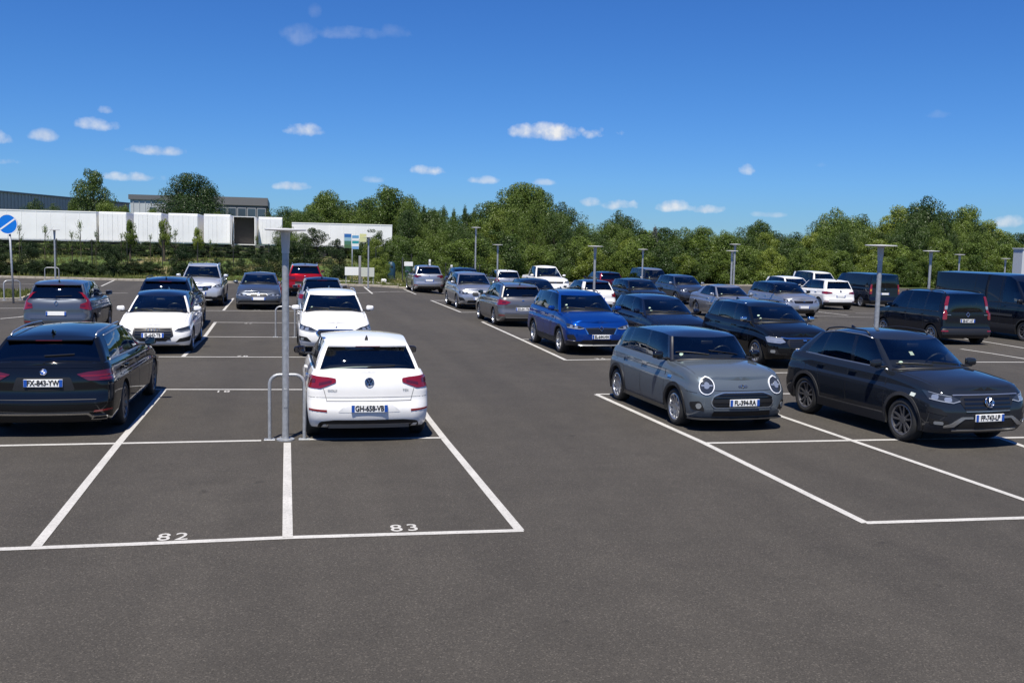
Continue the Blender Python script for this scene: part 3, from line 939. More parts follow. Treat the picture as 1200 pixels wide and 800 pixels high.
    def plan(c, s, rear=False):
        sg = 1 if s >= 0 else -1; s = abs(s)
        s = min(s, c.acc[-1])
        if rear: s = c.acc[-1] - s
        i = 0
        while i < len(c.acc) - 2 and c.acc[i + 1] < s: i += 1
        t = (s - c.acc[i]) / max(1e-6, c.acc[i + 1] - c.acc[i])
        p = c.ref[i].lerp(c.ref[i + 1], t)
        # smoothed normal
        j0, j1 = max(0, i - 1), min(len(c.ref) - 1, i + 2)
        d = (c.ref[j1] - c.ref[j0]); nrm = Vector((-d.y, d.x, 0)) * -1
        nrm = Vector((d.y, -d.x, 0)).normalized()
        if nrm.dot(Vector((p.x, p.y, 0))) < 0: nrm = -nrm
        if i == 0 or i >= len(c.ref) - 2: nrm = Vector((1 if not rear else -1, 0, 0)) if s < .02 or s > c.acc[-1] - .02 else nrm
        return Vector((p.x, p.y * sg, 0)), Vector((nrm.x, nrm.y * sg, 0))
    def cast(c, mode, a, b):
        if mode in ('front', 'rear'):
            p, n = c.plan(a, mode == 'rear')
            o = Vector((p.x, p.y, b)) + n * .5; dr = -n
        elif mode == 'left': o = Vector((c.X(a), 2.5, b)); dr = Vector((0, -1, 0))
        elif mode == 'right': o = Vector((c.X(a), -2.5, b)); dr = Vector((0, 1, 0))
        else: o = Vector((c.X(a), b, 4)); dr = Vector((0, 0, -1))
        h, n, i, dist = c.bvh.ray_cast(o, dr, 3.0 if mode != 'top' else 5)
        if mode in ('left', 'right'):
            sg = 1 if mode == 'left' else -1
            if h is None or abs(h.y) < c.hw * .72 and b < c.zhi(a):
                return Vector((c.X(a), sg * c.hw * .955 * c.taper(a), b)), Vector((0, sg, 0))
        elif h is None or (mode != 'top' and (h - o).length > 1.0):
            if mode == 'top': return Vector((c.X(a), b, c.zhi(a))), Vector((0, 0, 1))
            return o + dr * .52, -dr
        if n.dot(dr) > 0: n = -n
        return h, n
    def pan(c, name, mode, pts, mat, off=.005, th=.02, mir=True, rad=.02, parent=None, grid=.07, kids=()):
        out = []
        sides = (1, -1) if mir else (1,)
        if mode == 'side': sides = (1, -1)
        for sg in sides:
            md = mode
            q = round_poly(pts, rad)
            if mode == 'side': md = 'left' if sg > 0 else 'right'
            elif sg < 0: q = [(-a, b) for a, b in q] if mode != 'top' else [(a, -b) for a, b in q]
            bm = bmesh.new()
            vs = [bm.verts.new((a, b, 0)) for a, b in q]
            bm.faces.new(vs)
            xs = [a for a, b in q]; ys = [b for a, b in q]
            for ax, lo, hi in ((0, min(xs), max(xs)), (1, min(ys), max(ys))):
                n = int((hi - lo) / grid)
                for k in range(1, n + 1):
                    co = [0, 0, 0]; no = [0, 0, 0]; co[ax] = lo + (hi - lo) * k / (n + 1); no[ax] = 1
                    bmesh.ops.bisect_plane(bm, geom=bm.verts[:] + bm.edges[:] + bm.faces[:], plane_co=co, plane_no=no, dist=1e-5)
            base = {}
            for v in bm.verts:
                h, n = c.cast(md, v.co.x, v.co.y); base[v] = (h, n)
            bnd = [e for e in bm.edges if e.is_boundary]
            low = {}
            for e in bnd:
                for v in e.verts:
                    if v not in low:
                        h, n = base[v]; low[v] = h - n * th
            for v, (h, n) in base.items(): v.co = h + n * off
            lv = {v: bm.verts.new(p) for v, p in low.items()}
            for e in bnd:
                a, b = e.verts
                try: bm.faces.new((a, b, lv[b], lv[a]))
                except ValueError: pass
            o = bm_obj(name, bm, mat, parent[len(out)] if isinstance(parent, list) else (parent or c.root), True, 35)
            out.append(o)
        return out
    def flat(c, mode, a, z, tilt=.6):
        """frame (matrix) on the fascia: x to the viewer's right, y up, z out"""
        h, n = c.cast(mode, a, z)
        n = Vector((n.x, n.y, n.z * tilt)).normalized()
        xr = Vector((0, 0, 1)).cross(n).normalized()
        yu = n.cross(xr)
        m = Matrix((xr, yu, n)).transposed().to_4x4(); m.translation = h
        return m
    def plate(c, mode, z, txt=None, w=.52, h=.11, off=.022, mat=None):
        m = c.flat(mode, 0, z)
        bm = bmesh.new(); b_box(bm, (0, 0, off - .012), (w, h, .024), None, .004, 1); bm.transform(m)
        o = bm_obj('number_plate', bm, PLATE, c.root)
        for sg in (-1, 1):
            bm = bmesh.new(); b_box(bm, (sg * (w / 2 - .025), 0, off + .0015), (.044, h - .006, .002)); bm.transform(m)
            bm_obj('blue_band', bm, PBLUE, o)
        if txt:
            me = text_mesh(txt, h * .98, .0035, .80)
            t = link('lettering', me, o); t.matrix_local = m @ Matrix.Translation((0, 0, off + .0045))
            if not me.materials: me.materials.append(INK)
        return o
    def badge(c, mode, a, z, kind, r=.055, off=.012, mat=None, tilt=.8):
        m = c.flat(mode, a, z, tilt)
        bm = bmesh.new()
        def ringb(cx, cy, R, r):
            rg = []
            for i in range(20):
                t = 2 * math.pi * i / 20
                rg.append([bm.verts.new((cx + (R + r * math.cos(p)) * math.cos(t), cy + (R + r * math.cos(p)) * math.sin(t), off + r * math.sin(p))) for p in (0, 1.57, 3.14, 4.71)])
            for i in range(20):
                for j in range(4): bm.faces.new((rg[i][j], rg[i][(j + 1) % 4], rg[(i + 1) % 20][(j + 1) % 4], rg[(i + 1) % 20][j]))
        def bar(x0, y0, x1, y1, t=.006):
            b_cyl(bm, (x0, y0, off), (x1, y1, off), t, n=6)
        if kind == 'rings':
            for k in range(4): ringb((k - 1.5) * r * 1.35, 0, r * .85, r * .13)
        elif kind == 'v':
            ringb(0, 0, r, r * .12)
            bar(-r * .45, r * .75, 0, r * .15, r * .09); bar(r * .45, r * .75, 0, r * .15, r * .09)
            bar(-r * .8, r * .35, -r * .35, -r * .75, r * .09); bar(-r * .35, -r * .75, 0, r * .0, r * .09); bar(0, 0, r * .35, -r * .75, r * .09); bar(r * .35, -r * .75, r * .8, r * .35, r * .09)
        elif kind == 'roundel':
            ringb(0, 0, r, r * .14)
        elif kind == 'diamond':
            for k in range(4):
                A = [(0, r * 1.3), (r, 0), (0, -r * 1.3), (-r, 0)]
                bar(*A[k], *A[(k + 1) % 4], t=r * .17)
        elif kind == 'wings':
            ringb(0, 0, r * .55, r * .15)
            for sg in (-1, 1):
                for k in range(3): bar(sg * r * .6, (k - 1) * r * .3, sg * r * (2.0 - .3 * abs(k - 1)), (k - 1) * r * .34, r * .1)
        else:
            b_box(bm, (0, 0, off), (r * 1.6, r * .7, .012), None, .004)
        bm.transform(m)
        o = bm_obj('badge', bm, mat or CHROME, c.root, True, 40)
        if kind in ('roundel', 'v'):
            bm = bmesh.new(); b_cyl(bm, (0, 0, -.004), (0, 0, off - .002), r * .95, n=20); bm.transform(m)
            bm_obj('badge_plate', bm, PBLUE if kind == 'roundel' else GLOSSB, o)
            if kind == 'roundel':
                for q in (0, 1):
                    bm = bmesh.new()
                    vs = [(0, 0, off)] + [(r * .62 * math.cos(math.pi * q + math.pi / 2 * i / 5 + math.pi / 2), r * .62 * math.sin(math.pi * q + math.pi / 2 * i / 5 + math.pi / 2), off) for i in range(6)]
                    bm.faces.new([bm.verts.new(p) for p in vs]); bm.transform(m)
                    bm_obj('badge_quarter', bm, PLATE, o)
        return o
    # --- details -------------------------------------------------------
    def build_wheels(c, style, rimmat, rimr=None):
        R = c.s['R']; rimmat = rimmat or RIMS
        hub, tyre, rim = wheel_meshes(R, rimr or R * .68, .215, style, rimmat)
        for d in c.wd:
            for sg in (1, -1):
                w = link('wheel', hub, c.root)
                w.location = (c.X(d), sg * (c.hw - .125), R)
                w.rotation_euler = (0, 0, 0 if sg > 0 else math.pi)
                t = link('tyre', tyre, w); r = link('rim', rim, w)
                r.rotation_euler = (0, rnd.uniform(0, 2), 0)
    def build_interior(c):
        if c.detail < 1: return
        s = c.s; S = seat_meshes()
        d = s['ws'][0] + 1.28; zb = c.zhi(d)
        for y in (.37, -.37):
            o = link('seat', S['seat'], c.root); o.location = (c.X(d), y, zb - .23)
            h = link('headrest', S['headrest'], o)
        d2 = min(s['rg'][2] - .45, d + .95)
        if s['rg'][0] > d2 - .2 and s['side'][1][2] == 'p':
            o = link('rear_bench', S['bench'], c.root); o.location = (c.X(d2), 0, c.zhi(d2) - .05)
            for y in (.4, -.4):
                h = link('headrest', S['headrest'], o); h.location = (.02, y, -.20); h.scale = (1, .9, .8)
        o = link('steering_wheel', S['steer'], c.root); dd = s['ws'][0] + .62
        o.location = (c.X(dd), .37, c.zhi(dd) + .06); o.rotation_euler = (0, R_(-62), 0)
        bm = bmesh.new(); dd = s['ws'][0] + .38
        b_box(bm, (c.X(dd), 0, c.zhi(dd) + .035), (.36, 1.2, .09), None, .04, 3)
        bm_obj('dashboard', bm, INTER, c.root, True)
        bm = bmesh.new(); dd = s['ws'][2] + .05
        b_box(bm, (c.X(dd) + .1, 0, c.roofz(dd) - .09), (.03, .22, .065), None, .014, 2)
        bm_obj('rear_view_mirror', bm, BLACK, c.root, True)
    def build_mirrors(c):
        s = c.s; d = s['side'][0][0] + .06
        z = c.zhi(d) + .085
        for sg in (1, -1):
            y = c.yb(d)
            bm = bmesh.new()
            vs = b_box(bm, (0, 0, 0), (.11, .19, .135), None, .045, 3)
            for v in bm.verts:
                v.co.x += .25 * abs(v.co.y) * (1 if v.co.x > 0 else 0) * -1
                if v.co.y * sg > 0: v.co.z *= .88
            bmesh.ops.translate(bm, verts=bm.verts[:], vec=(c.X(d) + .02, sg * (c.hw + .045), z + .015))
            o = bm_obj('door_mirror', bm, c.mirror_mat, c.root, True, 50)
            bm = bmesh.new(); b_box(bm, (c.X(d) + .015, sg * ((c.hw + y) / 2), z - .045), (.07, (c.hw - y) + .10, .035), None, .012, 2)
            bm_obj('mirror_stalk', bm, BLACK, o)
            bm = bmesh.new(); b_box(bm, (c.X(d) - .037, sg * (c.hw + .045), z + .015), (.006, .155, .10), None, .002, 1)
            bm_obj('mirror_glass', bm, MIRG, o)
    def build_spoiler(c):
        s = c.s; d = s['rg'][0]; w = s['rw'][2]
        v = []; n = 8
        for i in range(n + 1):
            y = w * .96 * (1 - 2 * i / n); b = .05 * (y / w) ** 2
            z = c.roofz(d - .02); x = c.X(d)
            v += [(x + .09, y, z + .006 + s['crown'] * .55 * (1 - (y / w) ** 2)), (x - .11 + b, y, z - .018), (x - .105 + b, y, z - .036), (x + .02, y, z - .036)]
        f = []
        for i in range(n):
            for k in range(4): f.append((i * 4 + k, i * 4 + (k + 1) % 4, i * 4 + 4 + (k + 1) % 4, i * 4 + 4 + k))
        f += [(0, 1, 2, 3), tuple(n * 4 + k for k in (3, 2, 1, 0))]
        o = mesh_obj('roof_spoiler', v, f, s.get('spoiler_mat') or c.roof_mat, c.root, True, 30)
        if c.detail >= 1:
            bm = bmesh.new(); b_box(bm, (c.X(d) - .109, 0, c.roofz(d - .02) - .027), (.008, .36, .012), None, .003, 1)
            bm_obj('brake_light', bm, REDD, o)
    def build_rails(c, mat):
        s = c.s; d0, d1 = s['ws'][2] + .3, s['rg'][0] - .18
        for sg in (1, -1):
            bm = bmesh.new(); pts = []
            for i in range(15):
                t = i / 14; d = d0 + (d1 - d0) * t
                lift = .042 * min(1, min(t, 1 - t) / .07)
                pts.append((c.X(d), sg * (c.rwf(d) - .035), c.roofz(d) + .012 + lift))
            b_tube(bm, pts, .014, 6)
            bm_obj('roof_rail', bm, mat, c.root, True)
    def seams(c, handles, van):
        s = c.s
        SEAM = BLACK
        side = s['side']; a0 = side[0][0] - .10
        zs = s['sill'] + .10
        cuts = []
        bp = [i for i, q in enumerate(side) if q[2] == 'p']
        B = (side[bp[0]][0] + side[bp[0]][0 + 0]) / 2 + .04 if bp else side[1][0] + .05
        ends = [a0, B]
        if len(bp) > 1: ends.append(None)
        w = .006
        if c.detail >= 2:
            c.pan('door_seam', 'side', [(a0 - w, zs), (a0 + w, zs), (a0 + w, c.zhi(a0) - .02), (a0 - w, c.zhi(a0) - .02)], SEAM, .0015, .004, rad=0, grid=.1)
            c.pan('door_seam', 'side', [(B - w, zs), (B + w, zs), (B + w, c.zhi(B) - .02), (B - w, c.zhi(B) - .02)], SEAM, .0015, .004, rad=0, grid=.1)
            if len(bp) > 1:
                E = side[bp[1]][0] + .05
                rw = c.wd[1]; zt = c.zhi(E) - .02
                p1 = (rw - c.Ra - .08, zs + .02); p2 = (rw - c.Ra - .06, s['R'] + .2); p3 = (E, zt)
                c.pan('door_seam', 'side', [(p1[0] - w, p1[1]), (p1[0] + w, p1[1]), (p2[0] + w, p2[1]), (p3[0] + w, p3[1]), (p3[0] - w, p3[1]), (p2[0] - w, p2[1])], SEAM, .0015, .004, rad=0, grid=.1)
            c.pan('door_seam', 'side', [(a0, zs - w), (a0, zs + w), (c.wd[1] - c.Ra - .09, zs + w), (c.wd[1] - c.Ra - .09, zs - w)], SEAM, .0015, .004, rad=0, grid=.1)
        if handles:
            zh = c.zhi(B) - .135
            hs = [(B - .24, B - .05)]
            if len(bp) > 1: hs.append((side[bp[1]][0] - .2, side[bp[1]][0] - .01))
            for (x0, x1) in hs:
                c.pan('door_handle', 'side', [(x0, zh), (x1, zh), (x1, zh + .032), (x0, zh + .032)], s.get('handle_mat') or c.body_mat, .03, .0, rad=.012, grid=.1)
        c.pan('fuel_flap', 'right', [(c.wd[1] + .05, .78), (c.wd[1] + .2, .78), (c.wd[1] + .2, .92), (c.wd[1] + .05, .92)], c.body_mat, .002, .0, mir=False, rad=.04) if c.detail >= 2 else None
    def arches(c, mat, t=.06, off=.012):
        for w in c.wd:
            n = 24; a0, a1 = R_(-22), R_(202)
            out, inn = [], []
            zs = c.s['sill'] + .015
            for i in range(n + 1):
                a = a0 + (a1 - a0) * i / n
                out.append((w - (c.Ra + t) * math.cos(a), max(zs, c.s['R'] + (c.Ra + t) * math.sin(a))))
                inn.append((w - (c.Ra + .003) * math.cos(a), max(zs, c.s['R'] + (c.Ra + .003) * math.sin(a))))
            c.pan('wheel_arch', 'side', out + inn[::-1], mat, off, .0, rad=0, grid=.3)
    def lower(c, mat, z1, off=.01, ends=True):
        """cladding band along sills and bumpers"""
        a, b = c.wd[0] + c.Ra + .03, c.wd[1] - c.Ra - .03
        c.pan('sill_trim', 'side', [(a, c.s['sill'] + .012), (b, c.s['sill'] + .012), (b, z1), (a, z1)], mat, off, .0, rad=.01, grid=.15)
    def hood_seam(c):
        d0 = .16; d1 = c.s['ws'][0] + .18
        for sg in (1, -1):
            bm = bmesh.new(); pts = []
            for i in range(12):
                d = d0 + (d1 - d0) * i / 11; y = sg * (c.shoulder(d) * .93)
                h, n = c.cast('top', d, y); pts.append(h + n * .0005)
            b_tube(bm, pts, .004, 4)
            bm_obj('bonnet_seam', bm, BLACK, c.root)
    def wipers(c):
        s = c.s
        for y0, y1 in ((.45, -.10), (-.12, -.62)):
            bm = bmesh.new(); pts = []
            for i in range(8):
                t = i / 7; y = y0 + (y1 - y0) * t
                d = s['ws'][0] + .07 + s['ws'][1] * (y / .75) ** 2 + .06 * t
                h, n = c.cast('top', d, y); pts.append(h + n * .012)
            b_tube(bm, pts, .008, 5)
            bm_obj('wiper', bm, BLACK, c.root)
        bm = bmesh.new(); pts = []
        for i in range(17):
            y = -.74 + 1.48 * i / 16
            d = s['ws'][0] - .015 + s['ws'][1] * (y / c.yb(s['ws'][0] + s['ws'][1])) ** 2
            h, n = c.cast('top', d, y); pts.append(h)
        b_tube(bm, pts, .022, 6)
        bm_obj('cowl', bm, BLACK, c.root, True)
    def rear_wiper(c, z0):
        d = c.s['rg'][2]; bm = bmesh.new(); pts = []
        for i in range(6):
            y = .02 - .42 * i / 5
            h, n = c.cast('rear', y, z0 + .02 * i / 5); pts.append(h + n * .015)
        b_tube(bm, pts, .009, 5); bm_obj('wiper', bm, BLACK, c.root)
    def inspection_stickers(c, n=1, big=False):
        s = c.s
        for k in range(n):
            y = -.55; zz = c.zhi(s['ws'][0] + .3) + .13 + .07 * k
            # small white vignettes at the passenger-side corner of the windscreen, behind the glass
            h, nn = c.cast('front', 0, zz)
            o = Vector((3, y, zz)); hh, n2, _, _ = c.bvh.ray_cast(o, Vector((-1, 0, 0)), 6)
            if hh is None: continue
            if n2.x < 0: n2 = -n2
            xr = Vector((0, 0, 1)).cross(n2).normalized(); yu = n2.cross(xr)
            m = Matrix((xr, yu, n2)).transposed().to_4x4(); m.translation = hh - n2 * .006
            bm = bmesh.new(); b_cyl(bm, (0, 0, -.001), (0, 0, .001), .032, n=12); bm.transform(m)
            bm_obj('windscreen_sticker', bm, STICK, c.root)
    def place(c, x, y, deg, label, cat, group=None, dz=0):
        c.root.location = (x, y, gz(x, y) + dz)
        c.root.rotation_euler = (0, 0, R_(deg))
        tag(c.root, label, cat, group)
# ------------------------------------------------------------------ fronts and rears
def headlight(c, pts, inner=None, led=None, mat=None):
    hs = c.pan('headlight', 'front', pts, mat or LAMPD, .006, .02, rad=.018)
    if inner:
        for q in inner: c.pan('lamp_projector', 'front', q, LAMPC, .010, .0, rad=.03, parent=hs)
    if led:
        for q in led: c.pan('light_strip', 'front', q, LEDS, .012, .0, rad=.004, parent=hs)
    return hs
def taillight(c, pts, mat=None, inner=(), mode='rear', imat=None, rad=.02):
    hs = c.pan('tail_light', mode, pts, mat or REDL, .012, .02, rad=rad)
    for q in inner: c.pan('lamp_segment', mode, q, imat or REDD, .016, .0, rad=.008, parent=hs)
    return hs
def grille_bars(c, s0, s1, z0, z1, n, mat=GLOSSB, off=.014, parent=None):
    for k in range(n):
        z = z0 + (z1 - z0) * (k + .5) / n; t = (z1 - z0) / n * .22
        c.pan('grille_bar', 'front', [(s0, z - t), (s1, z - t), (s1, z + t), (s0, z + t)], mat, off, .0, mir=False, rad=0, parent=parent, grid=.12)
def rect(a0, a1, b0, b1): return [(a0, b0), (a1, b0), (a1, b1), (a0, b1)]
def gen_front(c, badge='bar', plate=None, bright=False, chrome=False, skid=False, detail=1, dark_lamp=True):
    H = c.zhi(0.02); k = c.hw / .9; sl = c.s['sill']
    headlight(c, [(.50 * k, H - .10), (.70 * k, H - .13), (1.02 * k, H - .06), (1.12 * k, H + .035), (.9 * k, H + .02), (.6 * k, H - .02)],
              inner=[rect(.66 * k, .78 * k, H - .10, H - .03), rect(.84 * k, .96 * k, H - .075, H - .0)],
              led=[[(.54 * k, H - .10), (.72 * k, H - .125), (.98 * k, H - .07), (.98 * k, H - .052), (.72 * k, H - .107), (.54 * k, H - .085)]])
    g = c.pan('grille', 'front', [(-.44 * k, H - .15), (.44 * k, H - .15), (.50 * k, H - .03), (-.50 * k, H - .03)], GLOSSB, .004, .02, mir=False, rad=.03)
    grille_bars(c, -.42 * k, .42 * k, H - .145, H - .035, 3, CHROME if chrome else BLACK, .012, g)
    c.badge('front', 0, H - .08, badge, .05, .018)
    c.pan('lower_intake', 'front', [(-.55 * k, sl + .05), (.55 * k, sl + .05), (.48 * k, sl + .17), (-.48 * k, sl + .17)], BLACK, .004, .02, mir=False, rad=.03)
    c.pan('fog_light_bezel', 'front', [(.64 * k, sl + .10), (.92 * k, sl + .12), (.95 * k, sl + .24), (.70 * k, sl + .20)], BLACK, .005, .02, rad=.03)
    if skid: c.pan('skid_plate', 'front', rect(-.5 * k, .5 * k, sl + .02, sl + .06), SATIN, .012, .02, mir=False, rad=.02)
    c.plate('front', (H + sl) / 2 - .02, plate)
    c.hood_seam(); c.wipers(); c.inspection_stickers()
def gen_rear(c, badge='bar', plate=None, lamp=None, zl=None, clad=True, mat=None, pmode=.62):
    H = c.zhi(c.L - .15); k = c.hw / .9; sl = c.s['sill']
    z1 = zl or H - .08
    taillight(c, lamp or [(.46 * k, z1 - .13), (.80 * k, z1 - .17), (1.18 * k, z1 - .10), (1.16 * k, z1 + .02), (.8 * k, z1 - .01), (.5 * k, z1 - .04)], mat,
              [rect(.62 * k, .76 * k, z1 - .12, z1 - .06)], imat=REDD)
    if clad: c.pan('bumper_insert', 'rear', [(-.72 * k, sl + .03), (.72 * k, sl + .03), (.62 * k, sl + .16), (-.62 * k, sl + .16)], BLACK, .006, .02, mir=False, rad=.04)
    c.pan('reflector', 'rear', rect(.66 * k, .9 * k, sl + .22, sl + .25), REFL, .006, .01, rad=.008)
    c.plate('rear', sl + (H - sl) * pmode - .06, plate)
    c.badge('rear', 0, H - .10, badge, .05)
    c.pan('tailgate_seam', 'rear', rect(-.66 * k, .66 * k, sl + (H - sl) * .36, sl + (H - sl) * .36 + .010), BLACK, .002, .01, mir=False, rad=0, grid=.12)
    c.rear_wiper(H + .07)

P = {
 'black': paint('black_paint', (.005, .006, .008), .0, .3), 'white': paint('white_paint', (.80, .79, .765)), 'white2': paint('cool_white_paint', (.74, .76, .79)),
 'silver': paint('silver_paint', (.42, .43, .45), .75, .32), 'grey': paint('grey_paint', (.16, .17, .19), .6, .32), 'minigrey': paint('slate_grey_paint', (.10, .122, .145), .25, .3),
 'dgrey': paint('graphite_paint', (.013, .016, .022), .0, .3), 'brown': paint('warm_grey_paint', (.20, .195, .19), .7, .32), 'blue': paint('royal_blue_paint', (.003, .034, .20), .35, .3),
 'navy': paint('navy_paint', (.008, .014, .035), .3, .3), 'red': paint('red_paint', (.27, .006, .010), .3, .3), 'dred': paint('dark_red_paint', (.06, .006, .012), .35, .3),
 'bgrey': paint('blue_grey_paint', (.05, .065, .10), .6, .32), 'steel': paint('steel_grey_paint', (.10, .115, .14), .6, .32), 'anth': paint('anthracite_paint', (.013, .015, .019), .3, .3),
 'night': paint('midnight_paint', (.007, .010, .018), .25, .28),
}
RIM10 = ((10, False), None); RIM5D = ((5, True), None); RIM5 = ((5, False), None)
RIMDK = ((5, True), RIMD)

# 1 black estate, seen from behind -------------------------------------------------
c = Car(spec('estate', rear_side=G_DARK, dark_from=2.2, zhi=[(0, .70), (.12, .75), (.6, .86), (1.25, .95), (1.8, .98), (2.9, 1.01), (4.2, 1.05), (4.83, 1.06), (4.95, 1.03)]), 'estate_car', P['black'], trim=SATIN, rails=SATIN, rim=((10, False), RIMD), rimr=.24)
H = c.zhi(c.L - .15)
taillight(c, [(.44, .91), (.60, .82), (1.02, .815), (1.30, .84), (1.30, .955), (1.0, .97), (.6, .945)], REDD, [[(.50, .875), (1.2, .885), (1.2, .905), (.50, .895)], [(.75, .835), (1.2, .845), (1.2, .865), (.75, .855)]], imat=REDL)
c.pan('chrome_strip', 'rear', rect(-.66, .66, 1.0, 1.008), GLOSSB, .01, .02, mir=False, rad=.004)
c.pan('plate_recess', 'rear', [(-.42, .68), (.42, .68), (.36, .87), (-.36, .87)], BLACK, .003, .02, mir=False, rad=.03)
c.plate('rear', .79, 'FX-843-YW')
c.badge('rear', 0, .945, 'roundel', .043)
c.pan('tailgate_seam', 'rear', [(-.70, .55), (.70, .55), (.70, .558), (-.70, .558)], BLACK, .002, .01, mir=False, rad=0)
c.pan('bumper_crease', 'rear', rect(-.95, .95, .50, .512), GLOSSB, .010, .01, mir=False, rad=.003)
c.pan('bumper_insert', 'rear', [(-.80, .22), (.80, .22), (.66, .335), (-.66, .335)], BLACK, .006, .02, mir=False, rad=.03)
c.pan('chrome_diffuser', 'rear', [(-.58, .335), (.58, .335), (.66, .275), (.685, .285), (.60, .362), (-.60, .362), (-.685, .285), (-.66, .275)], CHROME, .014, .02, mir=False, rad=.008)
e = c.pan('exhaust', 'rear', [(.62, .265), (.88, .265), (.86, .32), (.66, .32)], CHROME, .022, .02, rad=.02)
c.pan('exhaust_bore', 'rear', [(.645, .275), (.86, .275), (.84, .31), (.68, .31)], UNDER, .024, .0, rad=.015, parent=e)
c.pan('reflector', 'rear', [(.66, .37), (.95, .385), (.95, .41), (.68, .395)], REFL, .006, .01, rad=.006)
c.rear_wiper(H + .09)
c.place(-3.25, 17.55, 88.6, 'black estate car parked on the bay line, plate FX-843-YW', 'car', 'parked cars')

# 2 white hatchback, seen from behind ------------------------------------------------
c = Car(spec('hatch', L=4.26, rear_side=G_DARK, rear_mat=G_SIDE, zhi=[(0, .69), (.12, .735), (.6, .84), (1.1, .925), (1.6, .955), (2.6, .98), (3.6, 1.01), (4.14, 1.02), (4.26, .99)]), 'hatchback_car', P['white'], rim=RIM5D, mirror=GLOSSB)
H = c.zhi(c.L - .15)
tl = taillight(c, [(.48, .87), (.70, .785), (1.14, .79), (1.20, .94), (1.02, .965), (.60, .945), (.48, .925)], REDL, [[(.80, .865), (1.08, .865), (1.1, .925), (.80, .915)], [(.54, .87), (.73, .83), (.73, .865), (.54, .905)]], imat=REDD)
c.badge('rear', 0, .875, 'v', .062)
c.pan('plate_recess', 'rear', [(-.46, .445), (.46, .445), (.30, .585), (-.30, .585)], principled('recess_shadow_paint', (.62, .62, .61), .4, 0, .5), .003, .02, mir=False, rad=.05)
c.plate('rear', .505, 'GH-658-VB')
c.pan('tailgate_seam', 'rear', [(-.62, .60), (.62, .60), (.60, .61), (-.60, .61)], principled('seam_grey', (.12, .12, .12), .6), .002, .01, mir=False, rad=0)
c.pan('tailgate_seam', 'rear', [(.60, .60), (.608, .60), (.66, .785), (.652, .785)], MATS['seam_grey'], .002, .01, rad=0)
c.pan('bumper_crease', 'rear', rect(-.95, .95, .655, .661), MATS['seam_grey'], .002, .01, mir=False, rad=.002)
c.pan('reflector', 'rear', [(.60, .455), (.88, .475), (.88, .50), (.60, .485)], REFL, .008, .01, rad=.006)
c.pan('bumper_insert', 'rear', [(-.80, .215), (.80, .215), (.70, .31), (.5, .335), (-.5, .335), (-.70, .31)], BLACK, .008, .02, mir=False, rad=.03)
c.pan('diffuser_lip', 'rear', rect(-.62, .62, .26, .275), CHROME, .012, .01, mir=False, rad=.005)
for s_, z_, t_ in ((.66, .755, 'GOLF'), (-.66, .755, 'TDI')):
    m_ = c.flat('rear', s_ * .8, z_); me_ = text_mesh(t_, .045, .001, 1.2)
    t_ = link('lettering', me_, c.root); t_.matrix_local = m_ @ Matrix.Translation((0, 0, .006))
    if not me_.materials: me_.materials.append(SATIN)
c.rear_wiper(H + .05)
c.place(1.22, 16.38, 90, 'white hatchback with red tail lights, plate GH-658-VB, beside the galvanised hoop', 'car', 'parked cars')

# 3 dark grey small crossover, seen from behind --------------------------------------
c = Car(spec('suv', L=4.12, W=1.78, wb=2.6, fo=.85, R=.335, dz=-.03), 'crossover_car', P['steel'], rim=RIM5D)
gen_rear(c, 'diamond', None, lamp=[(.60, .86), (.92, .80), (1.10, .84), (1.08, 1.08), (.98, 1.28), (.90, 1.28), (.84, 1.02), (.62, .97)])
c.place(-6.02, 31.2, 90, 'steel grey small crossover with tall curved tail lights near the round blue sign', 'car', 'parked cars')

# 4 white hatchback with a dark roof, seen from the front ---------------------------------
c = Car(spec('hatch', L=4.31, W=1.785, wb=2.63, fo=.87, dz=-.02), 'hatchback_car', P['white'], roof=GLOSSB, mirror=P['white'], rim=RIM5D)
headlight(c, [(.50, .575), (.66, .545), (.98, .585), (1.10, .69), (.95, .685), (.60, .64)], led=[[(.52, .575), (.66, .552), (.96, .59), (.96, .602), (.66, .566), (.53, .588)]])
g = c.pan('grille', 'front', [(-.30, .33), (.30, .33), (.48, .46), (.45, .655), (-.45, .655), (-.48, .46)], BLACK, .006, .03, mir=False, rad=.02)
c.pan('grille_surround', 'front', [(-.47, .65), (.47, .65), (.46, .666), (-.46, .666)], SATIN, .014, .02, mir=False, rad=.006, parent=g[0])
grille_bars(c, -.42, .42, .35, .645, 5, GLOSSB, .012, g)
c.badge('front', 0, .60, 'rings', .05, .022)
c.plate('front', .475, 'EL-643-TB', off=.034)
c.pan('lower_intake', 'front', [(.52, .30), (.94, .34), (.98, .46), (.62, .40)], BLACK, .006, .02, rad=.03)
c.pan('splitter', 'front', rect(-.62, .62, .225, .255), SATIN, .008, .01, mir=False, rad=.01)
c.hood_seam(); c.wipers(); c.inspection_stickers()
c.place(-3.08, 27.6, -90, 'white hatchback with black roof, dark hexagonal grille and four-ring badge', 'car', 'parked cars')

# 5 dark SUV behind it, seen from behind ----------------------------------------------------
c = Car(spec('suv', L=4.5, W=1.84, wb=2.68, fo=.88), 'suv_car', P['navy'], rails=BLACK, rim=RIMDK)
gen_rear(c, 'bar', None, lamp=[(.58, .86), (.80, .82), (1.16, .86), (1.16, .99), (.9, 1.02), (.6, .98)])
c.place(-3.45, 33.6, 90, 'dark navy SUV with black roof rails directly behind the white dark-roofed hatchback', 'car', 'parked cars')

